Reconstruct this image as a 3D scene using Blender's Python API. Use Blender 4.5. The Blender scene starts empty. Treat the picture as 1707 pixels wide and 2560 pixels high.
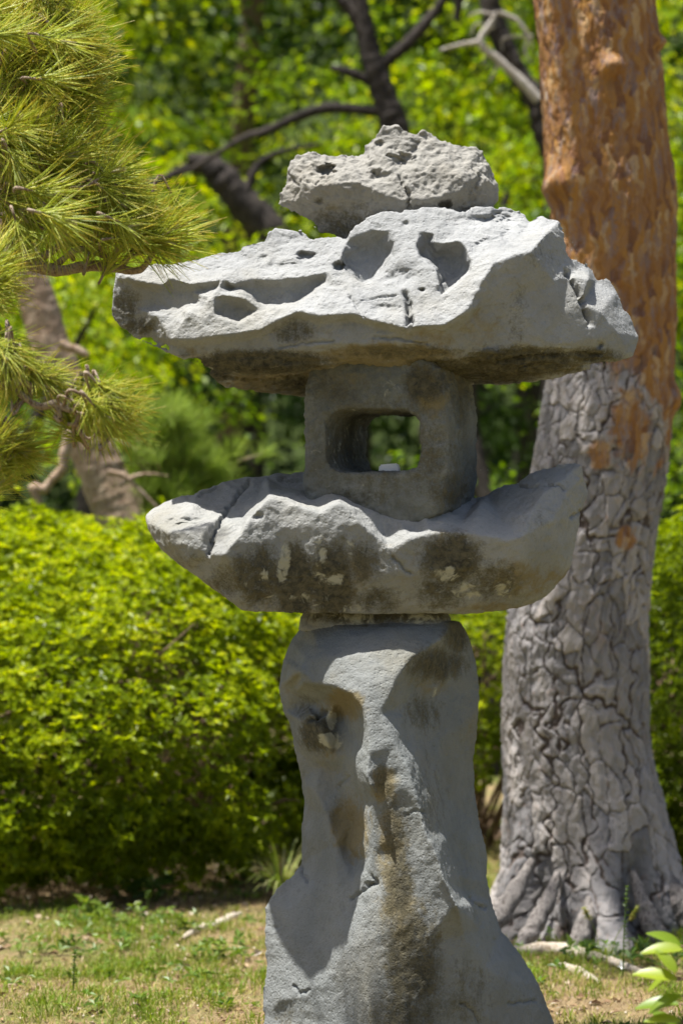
import bpy, bmesh, math, random
import numpy as np
from mathutils import Vector, Matrix
from mathutils.geometry import delaunay_2d_cdt

SC = bpy.context.scene
COL = SC.collection
rad = math.radians
rng = np.random.default_rng(7)

# ------------------------------------------------------------------ camera, light, exposure
D0, H0 = 7.0, 1.36                       # distance to the lantern, height of the lens
cam_d = bpy.data.cameras.new('camera')
cam = bpy.data.objects.new('camera', cam_d); COL.objects.link(cam)
cam.location = (0, -D0, H0); cam.rotation_euler = (rad(90), 0, 0)
cam_d.sensor_fit = 'VERTICAL'; cam_d.sensor_height = 36; cam_d.sensor_width = 24
cam_d.lens = 36 * D0 / 2.56
cam_d.clip_end = 500
cam_d.dof.use_dof = True; cam_d.dof.focus_distance = D0 - .3; cam_d.dof.aperture_fstop = 3.1
SC.camera = cam

SUN = Vector((-.30, -.025, .955)).normalized()
sun_d = bpy.data.lights.new('sun', 'SUN'); sun_d.energy = 4.8; sun_d.angle = rad(.55); sun_d.color = (1, .97, .92)
sun = bpy.data.objects.new('sun', sun_d); COL.objects.link(sun)
sun.rotation_euler = SUN.to_track_quat('Z', 'Y').to_euler(); sun.location = SUN * 30
world = bpy.data.worlds.new('World'); SC.world = world; world.use_nodes = True
wn = world.node_tree
sky = wn.nodes.new('ShaderNodeTexSky'); sky.sky_type = 'NISHITA'; sky.sun_disc = False
sky.dust_density = 3.0; sky.ozone_density = .6; sky.air_density = .9
sky.sun_elevation = math.asin(SUN.z); sky.sun_rotation = math.atan2(SUN.x, SUN.y)
wn.links.new(sky.outputs[0], wn.nodes['Background'].inputs['Color'])
wn.nodes['Background'].inputs['Strength'].default_value = .072
SC.view_settings.view_transform = 'Standard'; SC.view_settings.look = 'None'
SC.view_settings.gamma = 1; SC.view_settings.exposure = 1.24; SC.view_settings.use_curve_mapping = False
SC.cycles.max_bounces = 8; SC.cycles.transparent_max_bounces = 8

# ------------------------------------------------------------------ helpers
def at(px, py, y=0.0):
    """photo position (1707 x 2560) at depth y -> point in the place"""
    k = (D0 + y) / D0
    return Vector(((px - 853.5) / 1000 * k, y, H0 - (py - 1280) / 1000 * k))

def to_px(co):
    k = (D0 + co[:, 1]) / D0
    return co[:, 0] / k * 1000 + 853.5, 1280 - (co[:, 2] - H0) / k * 1000

def mesh_np(name, V, F, mat=None, parent=None, smooth=True, attrs=None, loc=(0, 0, 0)):
    """V (n,3), F (m,3|4) arrays -> one mesh object"""
    V = np.asarray(V, np.float32); F = np.asarray(F, np.int32)
    me = bpy.data.meshes.new(name)
    me.vertices.add(len(V)); me.vertices.foreach_set('co', (V - np.asarray(loc, np.float32)).ravel())
    n, k = F.shape
    me.loops.add(n * k); me.loops.foreach_set('vertex_index', F.ravel())
    me.polygons.add(n)
    me.polygons.foreach_set('loop_start', np.arange(n, dtype=np.int32) * k)
    me.polygons.foreach_set('use_smooth', np.full(n, smooth))
    me.update(calc_edges=True)
    for an, av in (attrs or {}).items():
        a = me.attributes.new(an, 'FLOAT', 'POINT'); a.data.foreach_set('value', np.asarray(av, np.float32).ravel())
    if mat: me.materials.append(mat)
    o = bpy.data.objects.new(name, me); COL.objects.link(o)
    if parent is not None: o.parent = parent
    return o

def tag(o, label=None, cat=None, group=None, kind=None):
    if label: o['label'] = label
    if cat: o['category'] = cat
    if group: o['group'] = group
    if kind: o['kind'] = kind
    return o

def empty(name, loc=(0, 0, 0)):
    o = bpy.data.objects.new(name, None); COL.objects.link(o); o.location = loc
    o.empty_display_size = .1
    return o

_perm = rng.permutation(512).astype(np.int64)
_grad = rng.normal(size=(512, 3)); _grad /= np.linalg.norm(_grad, axis=1)[:, None]
def noise3(P, scale=1.0, seed=0):
    P = np.asarray(P, np.float64) * scale + seed * 17.31
    i = np.floor(P).astype(np.int64); f = P - i
    u = f * f * f * (f * (f * 6 - 15) + 10)
    out = 0
    for dx in (0, 1):
        wx = u[:, 0] if dx else 1 - u[:, 0]
        for dy in (0, 1):
            wy = u[:, 1] if dy else 1 - u[:, 1]
            for dz in (0, 1):
                wz = u[:, 2] if dz else 1 - u[:, 2]
                h = _perm[(_perm[(_perm[(i[:, 0] + dx) & 511] + i[:, 1] + dy) & 511] + i[:, 2] + dz) & 511]
                g = _grad[h]
                out = out + wx * wy * wz * (g[:, 0] * (f[:, 0] - dx) + g[:, 1] * (f[:, 1] - dy) + g[:, 2] * (f[:, 2] - dz))
    return out * 1.6
def fbm(P, scale, octs=4, seed=0, ridge=False):
    r, a = 0, 1.0
    for k in range(octs):
        n = noise3(P, scale * 2 ** k, seed + k)
        r = r + a * ((.5 - 2 * np.abs(n)) if ridge else n); a *= .5
    return r
def worley3(P, scale, seed=0):
    """distance to nearest jittered point and random id of that cell"""
    Q = np.asarray(P) * scale + seed * 9.7
    i = np.floor(Q).astype(np.int64); best = np.full(len(Q), 9.0); bid = np.zeros(len(Q)); sec = best.copy()
    for dx in (-1, 0, 1):
        for dy in (-1, 0, 1):
            for dz in (-1, 0, 1):
                c = i + (dx, dy, dz)
                h = _perm[(_perm[(_perm[c[:, 0] & 511] + c[:, 1]) & 511] + c[:, 2]) & 511]
                p = c + .5 + .38 * _grad[h]
                d = np.linalg.norm(Q - p, axis=1)
                m = d < best
                sec = np.where(m, best, np.minimum(sec, d)); best = np.where(m, d, best); bid = np.where(m, h / 512, bid)
    return best, sec, bid
def sstep(a, b, x):
    t = np.clip((x - a) / (b - a), 0, 1); return t * t * (3 - 2 * t)

# ------------------------------------------------------------------ materials
class NT:
    def __init__(self, name):
        self.m = bpy.data.materials.new(name); self.m.use_nodes = True
        self.t = self.m.node_tree; self.t.nodes.clear()
    def n(self, typ, **kw):
        nd = self.t.nodes.new('ShaderNode' + typ)
        for k, v in kw.items():
            if k.startswith('i_'):
                key = k[2:]; key = int(key) if key.isdigit() else key.replace('_', ' ')
                nd.inputs[key].default_value = v
            else: setattr(nd, k, v)
        return nd
    def l(self, a, b): self.t.links.new(a, b)
    def noise(self, vec, scale, detail=6, rough=.6, dist=0):
        nd = self.n('TexNoise', i_Scale=scale, i_Detail=detail, i_Roughness=rough, i_Distortion=dist)
        if vec is not None: self.l(vec, nd.inputs['Vector'])
        return nd.outputs['Fac']
    def math(self, op, a, b=None, clamp=False):
        nd = self.n('Math', operation=op, use_clamp=clamp)
        for k, v in ((0, a), (1, b)):
            if v is None: continue
            if isinstance(v, (int, float)): nd.inputs[k].default_value = v
            else: self.l(v, nd.inputs[k])
        return nd.outputs[0]
    def rng(self, v, a, b, c=0., d=1., smooth=True):
        nd = self.n('MapRange', interpolation_type='SMOOTHSTEP' if smooth else 'LINEAR', i_1=a, i_2=b, i_3=c, i_4=d)
        self.l(v, nd.inputs[0]); return nd.outputs[0]
    def attr(self, name): return self.n('Attribute', attribute_name=name).outputs['Fac']
    def mix(self, f, a, b):
        nd = self.n('Mix', data_type='RGBA')
        for k, v in ((0, f), (6, a), (7, b)):
            if isinstance(v, (int, float)): nd.inputs[k].default_value = v
            elif isinstance(v, tuple): nd.inputs[k].default_value = v + (1,) if len(v) == 3 else v
            else: self.l(v, nd.inputs[k])
        return nd.outputs[2]
    def ramp(self, f, stops):
        nd = self.n('ValToRGB'); self.l(f, nd.inputs[0])
        e = nd.color_ramp.elements
        while len(e) < len(stops): e.new(.5)
        for k, (p, c) in enumerate(stops): e[k].position = p; e[k].color = tuple(c) + (1,)
        return nd.outputs[0]
    def bump(self, h, strength, dist, normal=None):
        nd = self.n('Bump', i_Strength=strength, i_Distance=dist); self.l(h, nd.inputs['Height'])
        if normal is not None: self.l(normal, nd.inputs['Normal'])
        return nd.outputs[0]
    def out(self, sh):
        o = self.n('OutputMaterial'); self.l(sh, o.inputs[0]); return self.m
    def princ(self, col, rough, normal=None, spec=.3):
        nd = self.n('BsdfPrincipled'); nd.inputs['Specular IOR Level'].default_value = spec
        for k, v in (('Base Color', col), ('Roughness', rough), ('Normal', normal)):
            if v is None: continue
            if isinstance(v, (int, float)): nd.inputs[k].default_value = v
            elif isinstance(v, tuple): nd.inputs[k].default_value = v + (1,)
            else: self.l(v, nd.inputs[k])
        return nd

def stone_material(name, base_a, base_b, warm, grain=1.0):
    t = NT(name); g = t.n('NewGeometry').outputs['Position']
    n1 = t.noise(g, 5, 8, .62); n2 = t.noise(g, 42, 9, .68); n3 = t.noise(g, 240, 4, .7)
    col = t.mix(t.rng(n1, .32, .68), base_a, base_b)
    col = t.mix(t.math('MULTIPLY', t.rng(t.noise(g, 3.2, 6, .6), .48, .72), .55), col, warm)
    col = t.mix(t.math('MULTIPLY', t.rng(n2, .52, .72), .35), col, tuple(c * .55 for c in base_a))
    col = t.mix(t.math('MULTIPLY', t.rng(n3, .55, .75), .3), col, tuple(min(.6, c * 1.35) for c in base_b))
    col = t.mix(t.math('MULTIPLY', t.rng(n3, .45, .28), .28), col, tuple(c * .5 for c in base_a))
    # weather stains: each has its own shape, broken up by fine noise
    det = t.noise(g, 55, 10, .72, .4); det2 = t.noise(g, 24, 8, .65, .6)
    oc = t.rng(t.math('ADD', t.math('MULTIPLY', t.attr('ochre'), .62), det2), .70, 1.02)
    col = t.mix(t.math('MULTIPLY', oc, .8), col, t.mix(n2, (.15, .112, .045), (.225, .18, .08)))
    mps = t.n('Mapping'); mps.inputs['Scale'].default_value = (1, 1, .35); t.l(g, mps.inputs[0])
    dsum = t.math('ADD', t.math('MULTIPLY', det, .75), t.math('ADD', t.math('MULTIPLY', t.noise(mps.outputs[0], 30, 6, .65, .5), .5), t.math('MULTIPLY', t.noise(g, 190, 5, .8), .5)))
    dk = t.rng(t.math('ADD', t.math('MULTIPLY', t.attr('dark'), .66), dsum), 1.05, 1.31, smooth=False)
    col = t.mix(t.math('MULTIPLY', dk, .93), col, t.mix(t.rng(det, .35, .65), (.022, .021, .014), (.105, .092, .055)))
    pl = t.rng(t.math('ADD', t.math('MULTIPLY', t.attr('pale'), .5), t.noise(g, 32, 6, .6, .8)), .76, .93)
    col = t.mix(t.math('MULTIPLY', pl, .85), col, (.40, .39, .31))
    vor = t.n('TexVoronoi', i_Scale=95.0 * grain); t.l(g, vor.inputs['Vector'])
    h = t.math('ADD', t.math('MULTIPLY', n3, .5), t.math('MULTIPLY', n2, 1.2))
    h = t.math('ADD', h, t.math('MULTIPLY', t.rng(vor.outputs['Distance'], .0, .45), .35))
    nb = t.bump(h, .7, .006)
    return t.out(t.princ(col, .88, nb, .22).outputs[0])

def leaf_material(name, stops, trans=.42, rough=.42, spec=.4, tipcol=None):
    """stops: colours along the per-leaf 'tint' attribute"""
    t = NT(name)
    col = t.ramp(t.attr('tint'), stops)
    if tipcol: col = t.mix(t.rng(t.attr('tip'), .55, 1.0), col, tipcol)
    p = t.princ(col, rough, None, spec)
    tr = t.n('BsdfTranslucent'); hs = t.n('HueSaturation', i_Saturation=1.1, i_Value=1.5); hs.inputs['Hue'].default_value = .49
    t.l(col, hs.inputs['Color']); t.l(hs.outputs[0], tr.inputs[0])
    mx = t.n('MixShader', i_Fac=trans); t.l(p.outputs[0], mx.inputs[1]); t.l(tr.outputs[0], mx.inputs[2])
    return t.out(mx.outputs[0])

# ------------------------------------------------------------------ sculpting
def adjacency_smooth(V, E, it, lam=.5):
    n = len(V); deg = np.bincount(E.ravel(), minlength=n).astype(float)[:, None]
    for _ in range(it):
        S = np.zeros_like(V)
        for k in range(3):
            S[:, k] = np.bincount(E[:, 0], V[E[:, 1], k], n) + np.bincount(E[:, 1], V[E[:, 0], k], n)
        V = V + lam * (S / np.maximum(deg, 1) - V)
    return V

def remesh(V, F, voxel):
    me = bpy.data.meshes.new('tmp'); me.from_pydata([tuple(v) for v in V], [], [tuple(f) for f in F])
    bm = bmesh.new(); bm.from_mesh(me); bmesh.ops.remove_doubles(bm, verts=bm.verts, dist=1e-6)
    bmesh.ops.recalc_face_normals(bm, faces=bm.faces); bm.to_mesh(me); bm.free()
    o = bpy.data.objects.new('tmp', me); COL.objects.link(o)
    md = o.modifiers.new('r', 'REMESH'); md.mode = 'VOXEL'; md.voxel_size = voxel
    dg = bpy.context.evaluated_depsgraph_get(); dg.update()
    ev = o.evaluated_get(dg); m2 = bpy.data.meshes.new_from_object(ev)
    n = len(m2.vertices); co = np.empty(n * 3, np.float32); m2.vertices.foreach_get('co', co)
    E = np.empty(len(m2.edges) * 2, np.int32); m2.edges.foreach_get('vertices', E)
    lt = np.empty(len(m2.polygons), np.int32); m2.polygons.foreach_get('loop_total', lt)
    li = np.empty(len(m2.loops), np.int32); m2.loops.foreach_get('vertex_index', li)
    if (lt == 4).all(): Q = li.reshape(-1, 4)
    else:
        st = np.concatenate(([0], np.cumsum(lt)[:-1])); Q = np.stack([li[st], li[st + 1], li[st + 2], li[np.where(lt == 4, st + 3, st + 2)]], 1)
        Q = Q[lt == 4]
    bpy.data.objects.remove(o); bpy.data.meshes.remove(me); bpy.data.meshes.remove(m2)
    return co.reshape(-1, 3).astype(np.float64), E.reshape(-1, 2), Q

def normals(V, Q):
    n = np.cross(V[Q[:, 2]] - V[Q[:, 0]], V[Q[:, 3]] - V[Q[:, 1]])
    N = np.zeros_like(V)
    for k in range(3):
        for c in range(4): N[:, k] += np.bincount(Q[:, c], n[:, k], len(V))
    return N / np.maximum(np.linalg.norm(N, axis=1), 1e-12)[:, None]

def deepen(pts, f):
    return [[(x, y, f(x, y, d)) for x, y, d in q] if isinstance(q, list) else (q[0], q[1], f(*q)) for q in pts]
def relief(outline, lines, T, R):
    """closed low-poly stone: a modelled front through the given points, a rounded back of thickness T (mm)"""
    pts, idx = [], {}
    def add(p):
        k = (round(p[0], 1), round(p[1], 1))
        if k not in idx: idx[k] = len(pts); pts.append(p)
        return idx[k]
    ol = [add(p) for p in outline]
    edges = []
    for ln in lines:
        if isinstance(ln, tuple): add(ln); continue
        ii = [add(p) for p in ln]; edges += [(a, b) for a, b in zip(ii, ii[1:]) if a != b]
    def tri(P, eds, face):
        r = delaunay_2d_cdt([Vector((p[0], p[1])) for p in P], eds, [face], 1, 1e-4, True)
        vs = []
        A = np.array([p[:3] for p in P], float)
        for v, org in zip(r[0], r[3]):
            if org: d = A[org[0], 2]
            else:
                q = (A[:, 0] - v.x) ** 2 + (A[:, 1] - v.y) ** 2; j = np.argsort(q)[:3]; w = 1 / (q[j] + 1e-3); d = (A[j, 2] * w).sum() / w.sum()
            vs.append((v.x, v.y, d))
        return vs, r[2]
    fv, ff = tri(pts, edges, ol)
    O = np.array([p[:3] for p in outline], float)
    A, B = O[:, :2], np.roll(O, -1, 0)[:, :2]
    def dist(q):
        ab = B - A; t = np.clip(((q - A) * ab).sum(1) / np.maximum((ab ** 2).sum(1), 1e-9), 0, 1)
        return np.linalg.norm(A + ab * t[:, None] - q, axis=1).min()
    def inside(x, y):
        c = False
        for (x1, y1), (x2, y2) in zip(A, B):
            if (y1 > y) != (y2 > y) and x < (x2 - x1) * (y - y1) / (y2 - y1) + x1: c = not c
        return c
    bp = list(outline); x0, y0 = O[:, :2].min(0); x1, y1 = O[:, :2].max(0)
    for x in np.arange(x0 + 20, x1, 42):
        for y in np.arange(y0 + 15, y1, 34):
            if inside(x, y):
                dd = dist(np.array((x, y)))
                if dd > 7:
                    w = 1 / (np.linalg.norm(A - (x, y), axis=1) ** 2 + 400); b = (O[:, 2] * w).sum() / w.sum()
                    bp.append((x, y, b - T * math.sqrt(1 - (1 - min(dd / R, 1)) ** 2)))
    bv, bf = tri(bp, [], list(range(len(outline))))
    V = [at(x, y, -d / 1000) for x, y, d in fv] + [at(x, y, -d / 1000) for x, y, d in bv]
    F = list(ff) + [tuple(i + len(fv) for i in reversed(f)) for f in bf]
    return V, F

def seg_dist(px, py, line):
    d = np.full(len(px), 1e9)
    for (x1, y1), (x2, y2) in zip(line, line[1:]):
        dx, dy = x2 - x1, y2 - y1; t = np.clip(((px - x1) * dx + (py - y1) * dy) / (dx * dx + dy * dy + 1e-9), 0, 1)
        d = np.minimum(d, np.hypot(px - x1 - t * dx, py - y1 - t * dy))
    return d

def blotch(px, py, spots):
    """soft weights of stain patches: (x, y, rx, ry, weight)"""
    w = np.zeros(len(px))
    for x, y, rx, ry, k in spots:
        w = np.maximum(w, k * np.exp(-(((px - x) / rx) ** 2 + ((py - y) / ry) ** 2) ** 1.5))
    return w

def carve(V, N, cracks=(), pits=()):
    px, py = to_px(V); front = N[:, 1] < .35
    for line, w, dep in cracks:
        d = seg_dist(px + 5 * noise3(V, 60, 3), py + 5 * noise3(V, 60, 4), line); V = V - N * (front * dep / 1000 * np.exp(-(d / w) ** 2))[:, None]
    for x, y, rx, ry, dep in pits:
        q = ((px - x) / rx) ** 2 + ((py - y) / ry) ** 2 + .7 * noise3(V, 45, 8) + .4 * noise3(V, 110, 9)
        V[:, 1] += front * dep / 1000 * (sstep(1.25, .45, q) if dep > 21 else 1.3 * np.exp(-np.maximum(q, 0) * 1.1))
    return V

def stone(name, V, F, voxel, mat, parent, smooth_it, amp, cracks=(), pits=(), stains=None, seed=0, label=None, rough_pits=0, strata=(), calm=()):
    V, E, Q = remesh(V, F, voxel)
    V = adjacency_smooth(V, E, smooth_it)
    N = normals(V, Q)
    big = fbm(V, 7, 3, seed) * .5 + fbm(V, 13, 3, seed + 5, True) * .35
    mid = fbm(V, 30, 3, seed + 9, True); fine = fbm(V, 85, 2, seed + 13)
    f1, f2, cid = worley3(V, 22, seed)
    chip = (cid - .5) * sstep(.0, .25, f2 - f1)
    q_ = 1 - blotch(*to_px(V), calm) if calm else 1
    V = V + N * (amp[0] * big + q_ * (amp[1] * mid + amp[2] * fine + amp[3] * chip))[:, None]
    if rough_pits:
        g1, g2, gid = worley3(V, 34, seed + 3)
        V = V - N * (rough_pits * (gid > .55) * sstep(.42, .1, g1))[:, None]
    if strata:
        px, py = to_px(V); w = blotch(px, py, strata)
        lay = fbm(V * (1, 1, 4.5), 11, 4, seed + 21, True); brk = worley3(V * (1, 1, 2.2), 26, seed + 22)
        V = V + N * (w * (.007 * lay + .006 * (brk[2] - .5) * sstep(0, .2, brk[1] - brk[0])))[:, None]
    N = normals(V, Q); V = carve(V, N, cracks, pits)
    px, py = to_px(V)
    at_ = {}
    for k in ('dark', 'ochre', 'pale'):
        at_[k] = blotch(px, py, (stains or {}).get(k, ()))
    o = mesh_np(name, V, Q, mat, parent, True, at_, parent.location if parent else (0, 0, 0))
    if label: o['label'] = label
    return o
# ------------------------------------------------------------------ the stone lantern
M_CAP = stone_material('pale limestone', (.222, .227, .225), (.295, .30, .297), (.235, .222, .18))
M_FIN = stone_material('rough limestone', (.205, .198, .178), (.265, .255, .228), (.21, .18, .13), .8)
M_BOX = stone_material('dark weathered stone', (.105, .112, .104), (.205, .21, .192), (.13, .112, .07))
M_TRAY = stone_material('grey limestone', (.212, .216, .208), (.282, .283, .27), (.22, .20, .14))
M_PED = stone_material('blue grey limestone', (.163, .173, .168), (.222, .23, .222), (.185, .165, .11))

lantern = tag(empty('stone_lantern', (.13, 0, 0)), 'tall grey garden lantern of stacked rough natural stones with a square window', 'stone lantern')

cap_out = [(292,676,140),(330,672,120),(384,661,90),(429,661,65),(473,652,60),(554,636,50),(600,630,45),(607,618,40),(661,605,35),(674,580,25),(687,568,20),(737,576,20),(761,579,20),(766,592,25),(781,600,40),(796,597,50),(801,587,45),(848,594,60),(866,600,90),(873,589,90),(888,569,85),(920,547,75),(953,529,65),(1003,534,75),(1012,525,65),(1039,527,65),(1053,517,60),(1091,522,60),(1130,528,60),(1158,537,70),(1187,519,30),(1230,519,0),(1237,526,0),(1259,517,-20),(1283,526,-20),(1307,537,-20),(1323,555,0),(1354,541,0),(1395,555,20),(1405,595,40),(1414,643,40),(1455,661,-40),(1474,671,-50),(1488,702,-40),(1522,699,-50),(1541,729,-40),(1555,777,-30),(1574,791,-50),(1596,844,-40),(1593,858,-40),(1579,891,-20),(1536,901,40),(1479,910,60),(1450,930,40),(1369,946,30),(1340,956,0),(1297,954,-40),(1173,958,-120),(1060,966,-160),(900,980,-170),(759,993,-150),(643,980,-60),(571,969,80),(536,942,190),(500,895,240),(453,895,250),(433,880,240),(420,859,215),(397,862,170),(379,844,165),(339,844,150),(295,810,150),(277,788,150),(283,739,150),(288,699,148)]
cap_in = [
 [(324,694,190),(360,704,200),(406,712,200),(429,694,195),(478,710,215),(531,703,215),(558,697,220),(629,697,195),(696,699,190),(760,692,190),(821,681,190),(850,672,170)],
 (500,670,130),(620,655,110),(700,630,80),(760,640,95),(800,640,100),(830,630,110),(730,600,40),
 [(330,712,168),(406,730,172),(478,728,185),(540,718,195)],[(578,718,182),(640,716,165),(720,714,158),(800,697,158)],
 [(558,697,220),(545,720,235),(525,745,255),(518,770,270),(500,785,278),(473,784,280),(455,810,285),(433,848,285)],
 [(393,788,222),(437,792,232),(460,800,262)],(400,768,178),(450,768,186),(490,758,195),(340,770,158),
 [(607,730,238),(630,748,240),(652,766,250),(695,768,255),(737,763,250),(775,740,228),(817,703,195)],
 [(604,724,196),(632,739,182),(655,758,180),(695,761,176),(735,755,172),(770,732,168),(805,704,164)],(700,738,158),(650,735,168),(760,722,158),
 [(558,697,220),(580,712,228),(607,730,238)],
 [(536,743,262),(562,737,262),(616,748,265),(648,772,268),(634,788,288),(598,810,308),(571,801,302),(536,788,288),(536,743,262)],
 [(541,783,236),(572,794,242),(598,802,246),(628,782,242)],(590,765,215),(575,780,228),(560,758,225),
 [(433,848,285),(464,850,300),(527,842,320),(590,832,330),(652,824,335),(692,801,325),(745,777,310),(799,788,335),(888,783,352),(930,800,370),(1010,818,395),(1063,814,400),(1110,812,395),(1168,776,385),(1206,700,340),(1235,657,305),(1280,640,290),(1326,628,270),(1360,590,170),(1395,555,20)],
 [(440,866,250),(527,860,285),(652,842,295),(745,797,270),(799,808,295),(888,802,315),(1010,838,352),(1110,832,345),(1180,800,320)],
 (850,720,235),(880,750,295),(800,750,280),
 [(868,603,95),(899,585,100),(932,574,105),(973,578,115)],[(973,578,115),(990,600,140),(985,640,175),(960,680,205),(929,705,225),(911,712,228)],
 [(868,603,95),(855,630,130),(850,672,170),(875,690,200),(911,712,228)],
 [(975,632,88),(945,675,90),(924,700,92),(908,708,92),(884,678,92),(862,648,85)],(905,620,50),(930,645,55),(900,655,60),(940,606,62),
 (960,740,290),(1040,700,268),(1000,650,212),(1020,600,150),(1000,770,340),(940,770,325),
 [(1048,578,135),(1087,583,150),(1085,605,175),(1101,609,180),(1149,602,195),(1165,620,215),(1177,650,250)],[(1177,650,250),(1177,680,285),(1139,715,300),(1101,742,305)],
 [(1048,578,135),(1040,610,170),(1048,645,215),(1067,655,230),(1090,675,260),(1098,710,290),(1101,742,305)],
 [(1054,640,120),(1072,648,122),(1095,668,130),(1104,708,150),(1107,732,160),(1136,708,165),(1170,676,172)],(1090,640,95),(1120,635,95),(1130,680,115),(1068,608,110),(1150,640,130),
 (1200,600,180),(1250,580,120),(1300,590,130),(1220,560,90),(1270,620,230),(1350,570,70),(1150,570,110),
 [(1326,628,270),(1310,680,268),(1285,750,262),(1254,815,258),(1225,860,255),(1200,885,250)],
 (1230,740,292),(1200,830,285),(1180,805,330),
 (1380,700,190),(1400,780,180),(1350,840,225),(1450,760,140),(1420,690,110),(1470,700,95),(1500,780,110),(1540,830,70),(1480,845,140),(1560,860,35),
 [(453,893,255),(520,885,275),(620,880,282),(700,872,285),(780,862,295),(850,858,310),(900,862,325),(1029,858,355),(1115,877,325),(1206,882,270),(1283,866,240),(1369,864,200),(1498,876,100),(1560,886,20)],
 [(500,897,235),(540,905,250),(640,915,255),(740,918,240),(850,905,250),(910,908,255),(985,912,260),(1029,918,250),(1148,928,190),(1250,930,150),(1340,935,90),(1450,915,50)]]
fc = lambda x, y, d: d * ((.62 + .10 * min(1, max(0, (x - 600) / 250))) if d > 0 else 1)
V, F = relief(deepen(cap_out, fc), deepen(cap_in, fc), 470, 190)
stone('roof_stone', V, F, .0038, M_CAP, lantern, 1, (.0035, .0019, .0009, .002),
      cracks=[([(1414,676),(1440,719),(1464,777),(1476,810)], 5, 30), ([(905,750),(955,742),(990,735)], 2.5, 8), ([(1012,735),(1022,760),(1024,812)], 7, 26), ([(875,742),(895,765),(905,790)], 3, 9), ([(1110,695),(1095,725)], 3, 8), ([(700,868),(760,858),(830,852)], 3, 7), ([(930,842),(1010,848),(1070,862)], 3, 8), ([(560,945),(660,952),(790,935),(884,922)], 3, 12), ([(1240,905),(1330,890),(1430,885),(1500,888)], 3, 12)],
      pits=[(1245,545,46,16,18), (1192,549,30,9,10), (1215,612,30,22,10), (1268,592,20,34,9), (620,642,65,14,7), (720,664,50,11,7), (505,672,60,11,7), (1010,690,36,18,9), (960,770,50,12,7), (765,640,26,12,22), (846,664,16,10,30), (1014,560,8,6,10), (1054,725,6,4,14), (1500,862,9,7,20), (1305,925,10,9,-16)],
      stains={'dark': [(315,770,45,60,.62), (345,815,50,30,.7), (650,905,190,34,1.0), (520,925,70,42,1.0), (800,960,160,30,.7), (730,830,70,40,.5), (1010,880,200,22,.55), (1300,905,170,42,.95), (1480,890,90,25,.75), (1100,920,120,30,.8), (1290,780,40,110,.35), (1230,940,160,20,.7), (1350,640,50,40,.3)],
              'ochre': [(700,950,220,55,.85), (960,895,200,45,1.0), (1250,920,220,40,.8), (1200,820,70,70,.5), (1330,920,120,30,.6), (780,835,120,35,.45), (1060,850,120,40,.55), (480,880,60,18,.5)],
              'pale': [(950,900,80,20,.35), (540,915,40,25,.55), (640,920,80,20,.4), (1180,945,60,10,.5), (1380,875,50,25,.35)]},
      seed=2, rough_pits=.001, strata=[(640,925,190,48,1), (960,905,260,38,1), (1300,905,260,45,1), (330,800,70,50,.4)], calm=[(1480,790,150,160,.8)])

fin_out = [(694,512,-70),(704,491,-75),(718,462,-70),(718,433,-75),(725,404,-85),(739,390,-95),(778,382,-100),(799,390,-100),(832,394,-100),(857,389,-100),(895,395,-105),(911,388,-100),(915,365,-95),(932,350,-95),(946,330,-90),(957,312,-90),(994,310,-95),(1002,328,-95),(1025,334,-95),(1040,340,-100),(1060,326,-100),(1081,342,-105),(1112,355,-110),(1133,350,-110),(1145,365,-110),(1183,367,-115),(1205,379,-115),(1218,408,-110),(1234,442,-105),(1246,467,-100),(1243,500,-100),(1228,520,-95),(1170,560,-70),(1000,610,-60),(900,625,-60),(866,601,-55),(845,591,-55),(799,578,-60),(783,549,-62),(749,533,-65),(720,522,-68)]
fin_in = [[(712,505,-55),(750,490,-15),(791,467,20),(832,458,35),(870,455,40),(899,458,45),(932,475,60),(965,490,62),(1000,498,60),(1060,500,55),(1120,485,50),(1180,465,25),(1220,450,-30)],
 (760,440,-25),(790,420,-40),(850,420,-30),(900,425,-5),(930,400,-30),(960,360,-55),(990,340,-70),(980,390,-20),(960,430,15),(1010,430,10),(1050,380,-50),(1070,420,5),(1110,400,-20),(1130,430,20),(1170,400,-55),(1190,430,-10),(1160,480,25),
 [(780,505,-5),(850,500,10),(905,500,25),(930,520,35),(1000,530,40)],(830,550,-35),(880,560,-25),(860,520,-15),(1120,530,10),(1200,510,-30)]
ff = lambda x, y, d: -80 + (d + 80) * .66
V, F = relief(deepen(fin_out, ff), deepen(fin_in, ff), 210, 110)
stone('finial_stone', V, F, .0036, M_FIN, lantern, 1, (.009, .0034, .0022, .004),
      cracks=[([(1000,440),(1012,470),(1025,490),(1020,520)], 4, 16), ([(965,385),(1000,395),(1040,390)], 4, 10), ([(760,450),(790,458),(810,440)], 2.5, 6), ([(720,430),(750,470),(735,500)], 2.5, 6), ([(1190,470),(1200,440),(1180,420)], 2.5, 6)],
      pits=[(818,424,24,13,34), (1003,402,22,20,20), (1115,509,19,11,36), (797,503,10,8,9), (940,440,16,12,16), (1180,480,16,20,10), (1040,370,12,12,14), (950,360,10,10,12)],
      stains={'dark': [(850,560,80,50,.62), (890,530,60,40,.4), (800,500,14,12,.5), (1170,470,30,40,.3), (1110,530,50,20,.4)], 'ochre': [(800,530,70,40,.45), (1150,520,60,30,.35), (940,430,60,30,.2)], 'pale': []},
      seed=11, rough_pits=.002)

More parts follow.
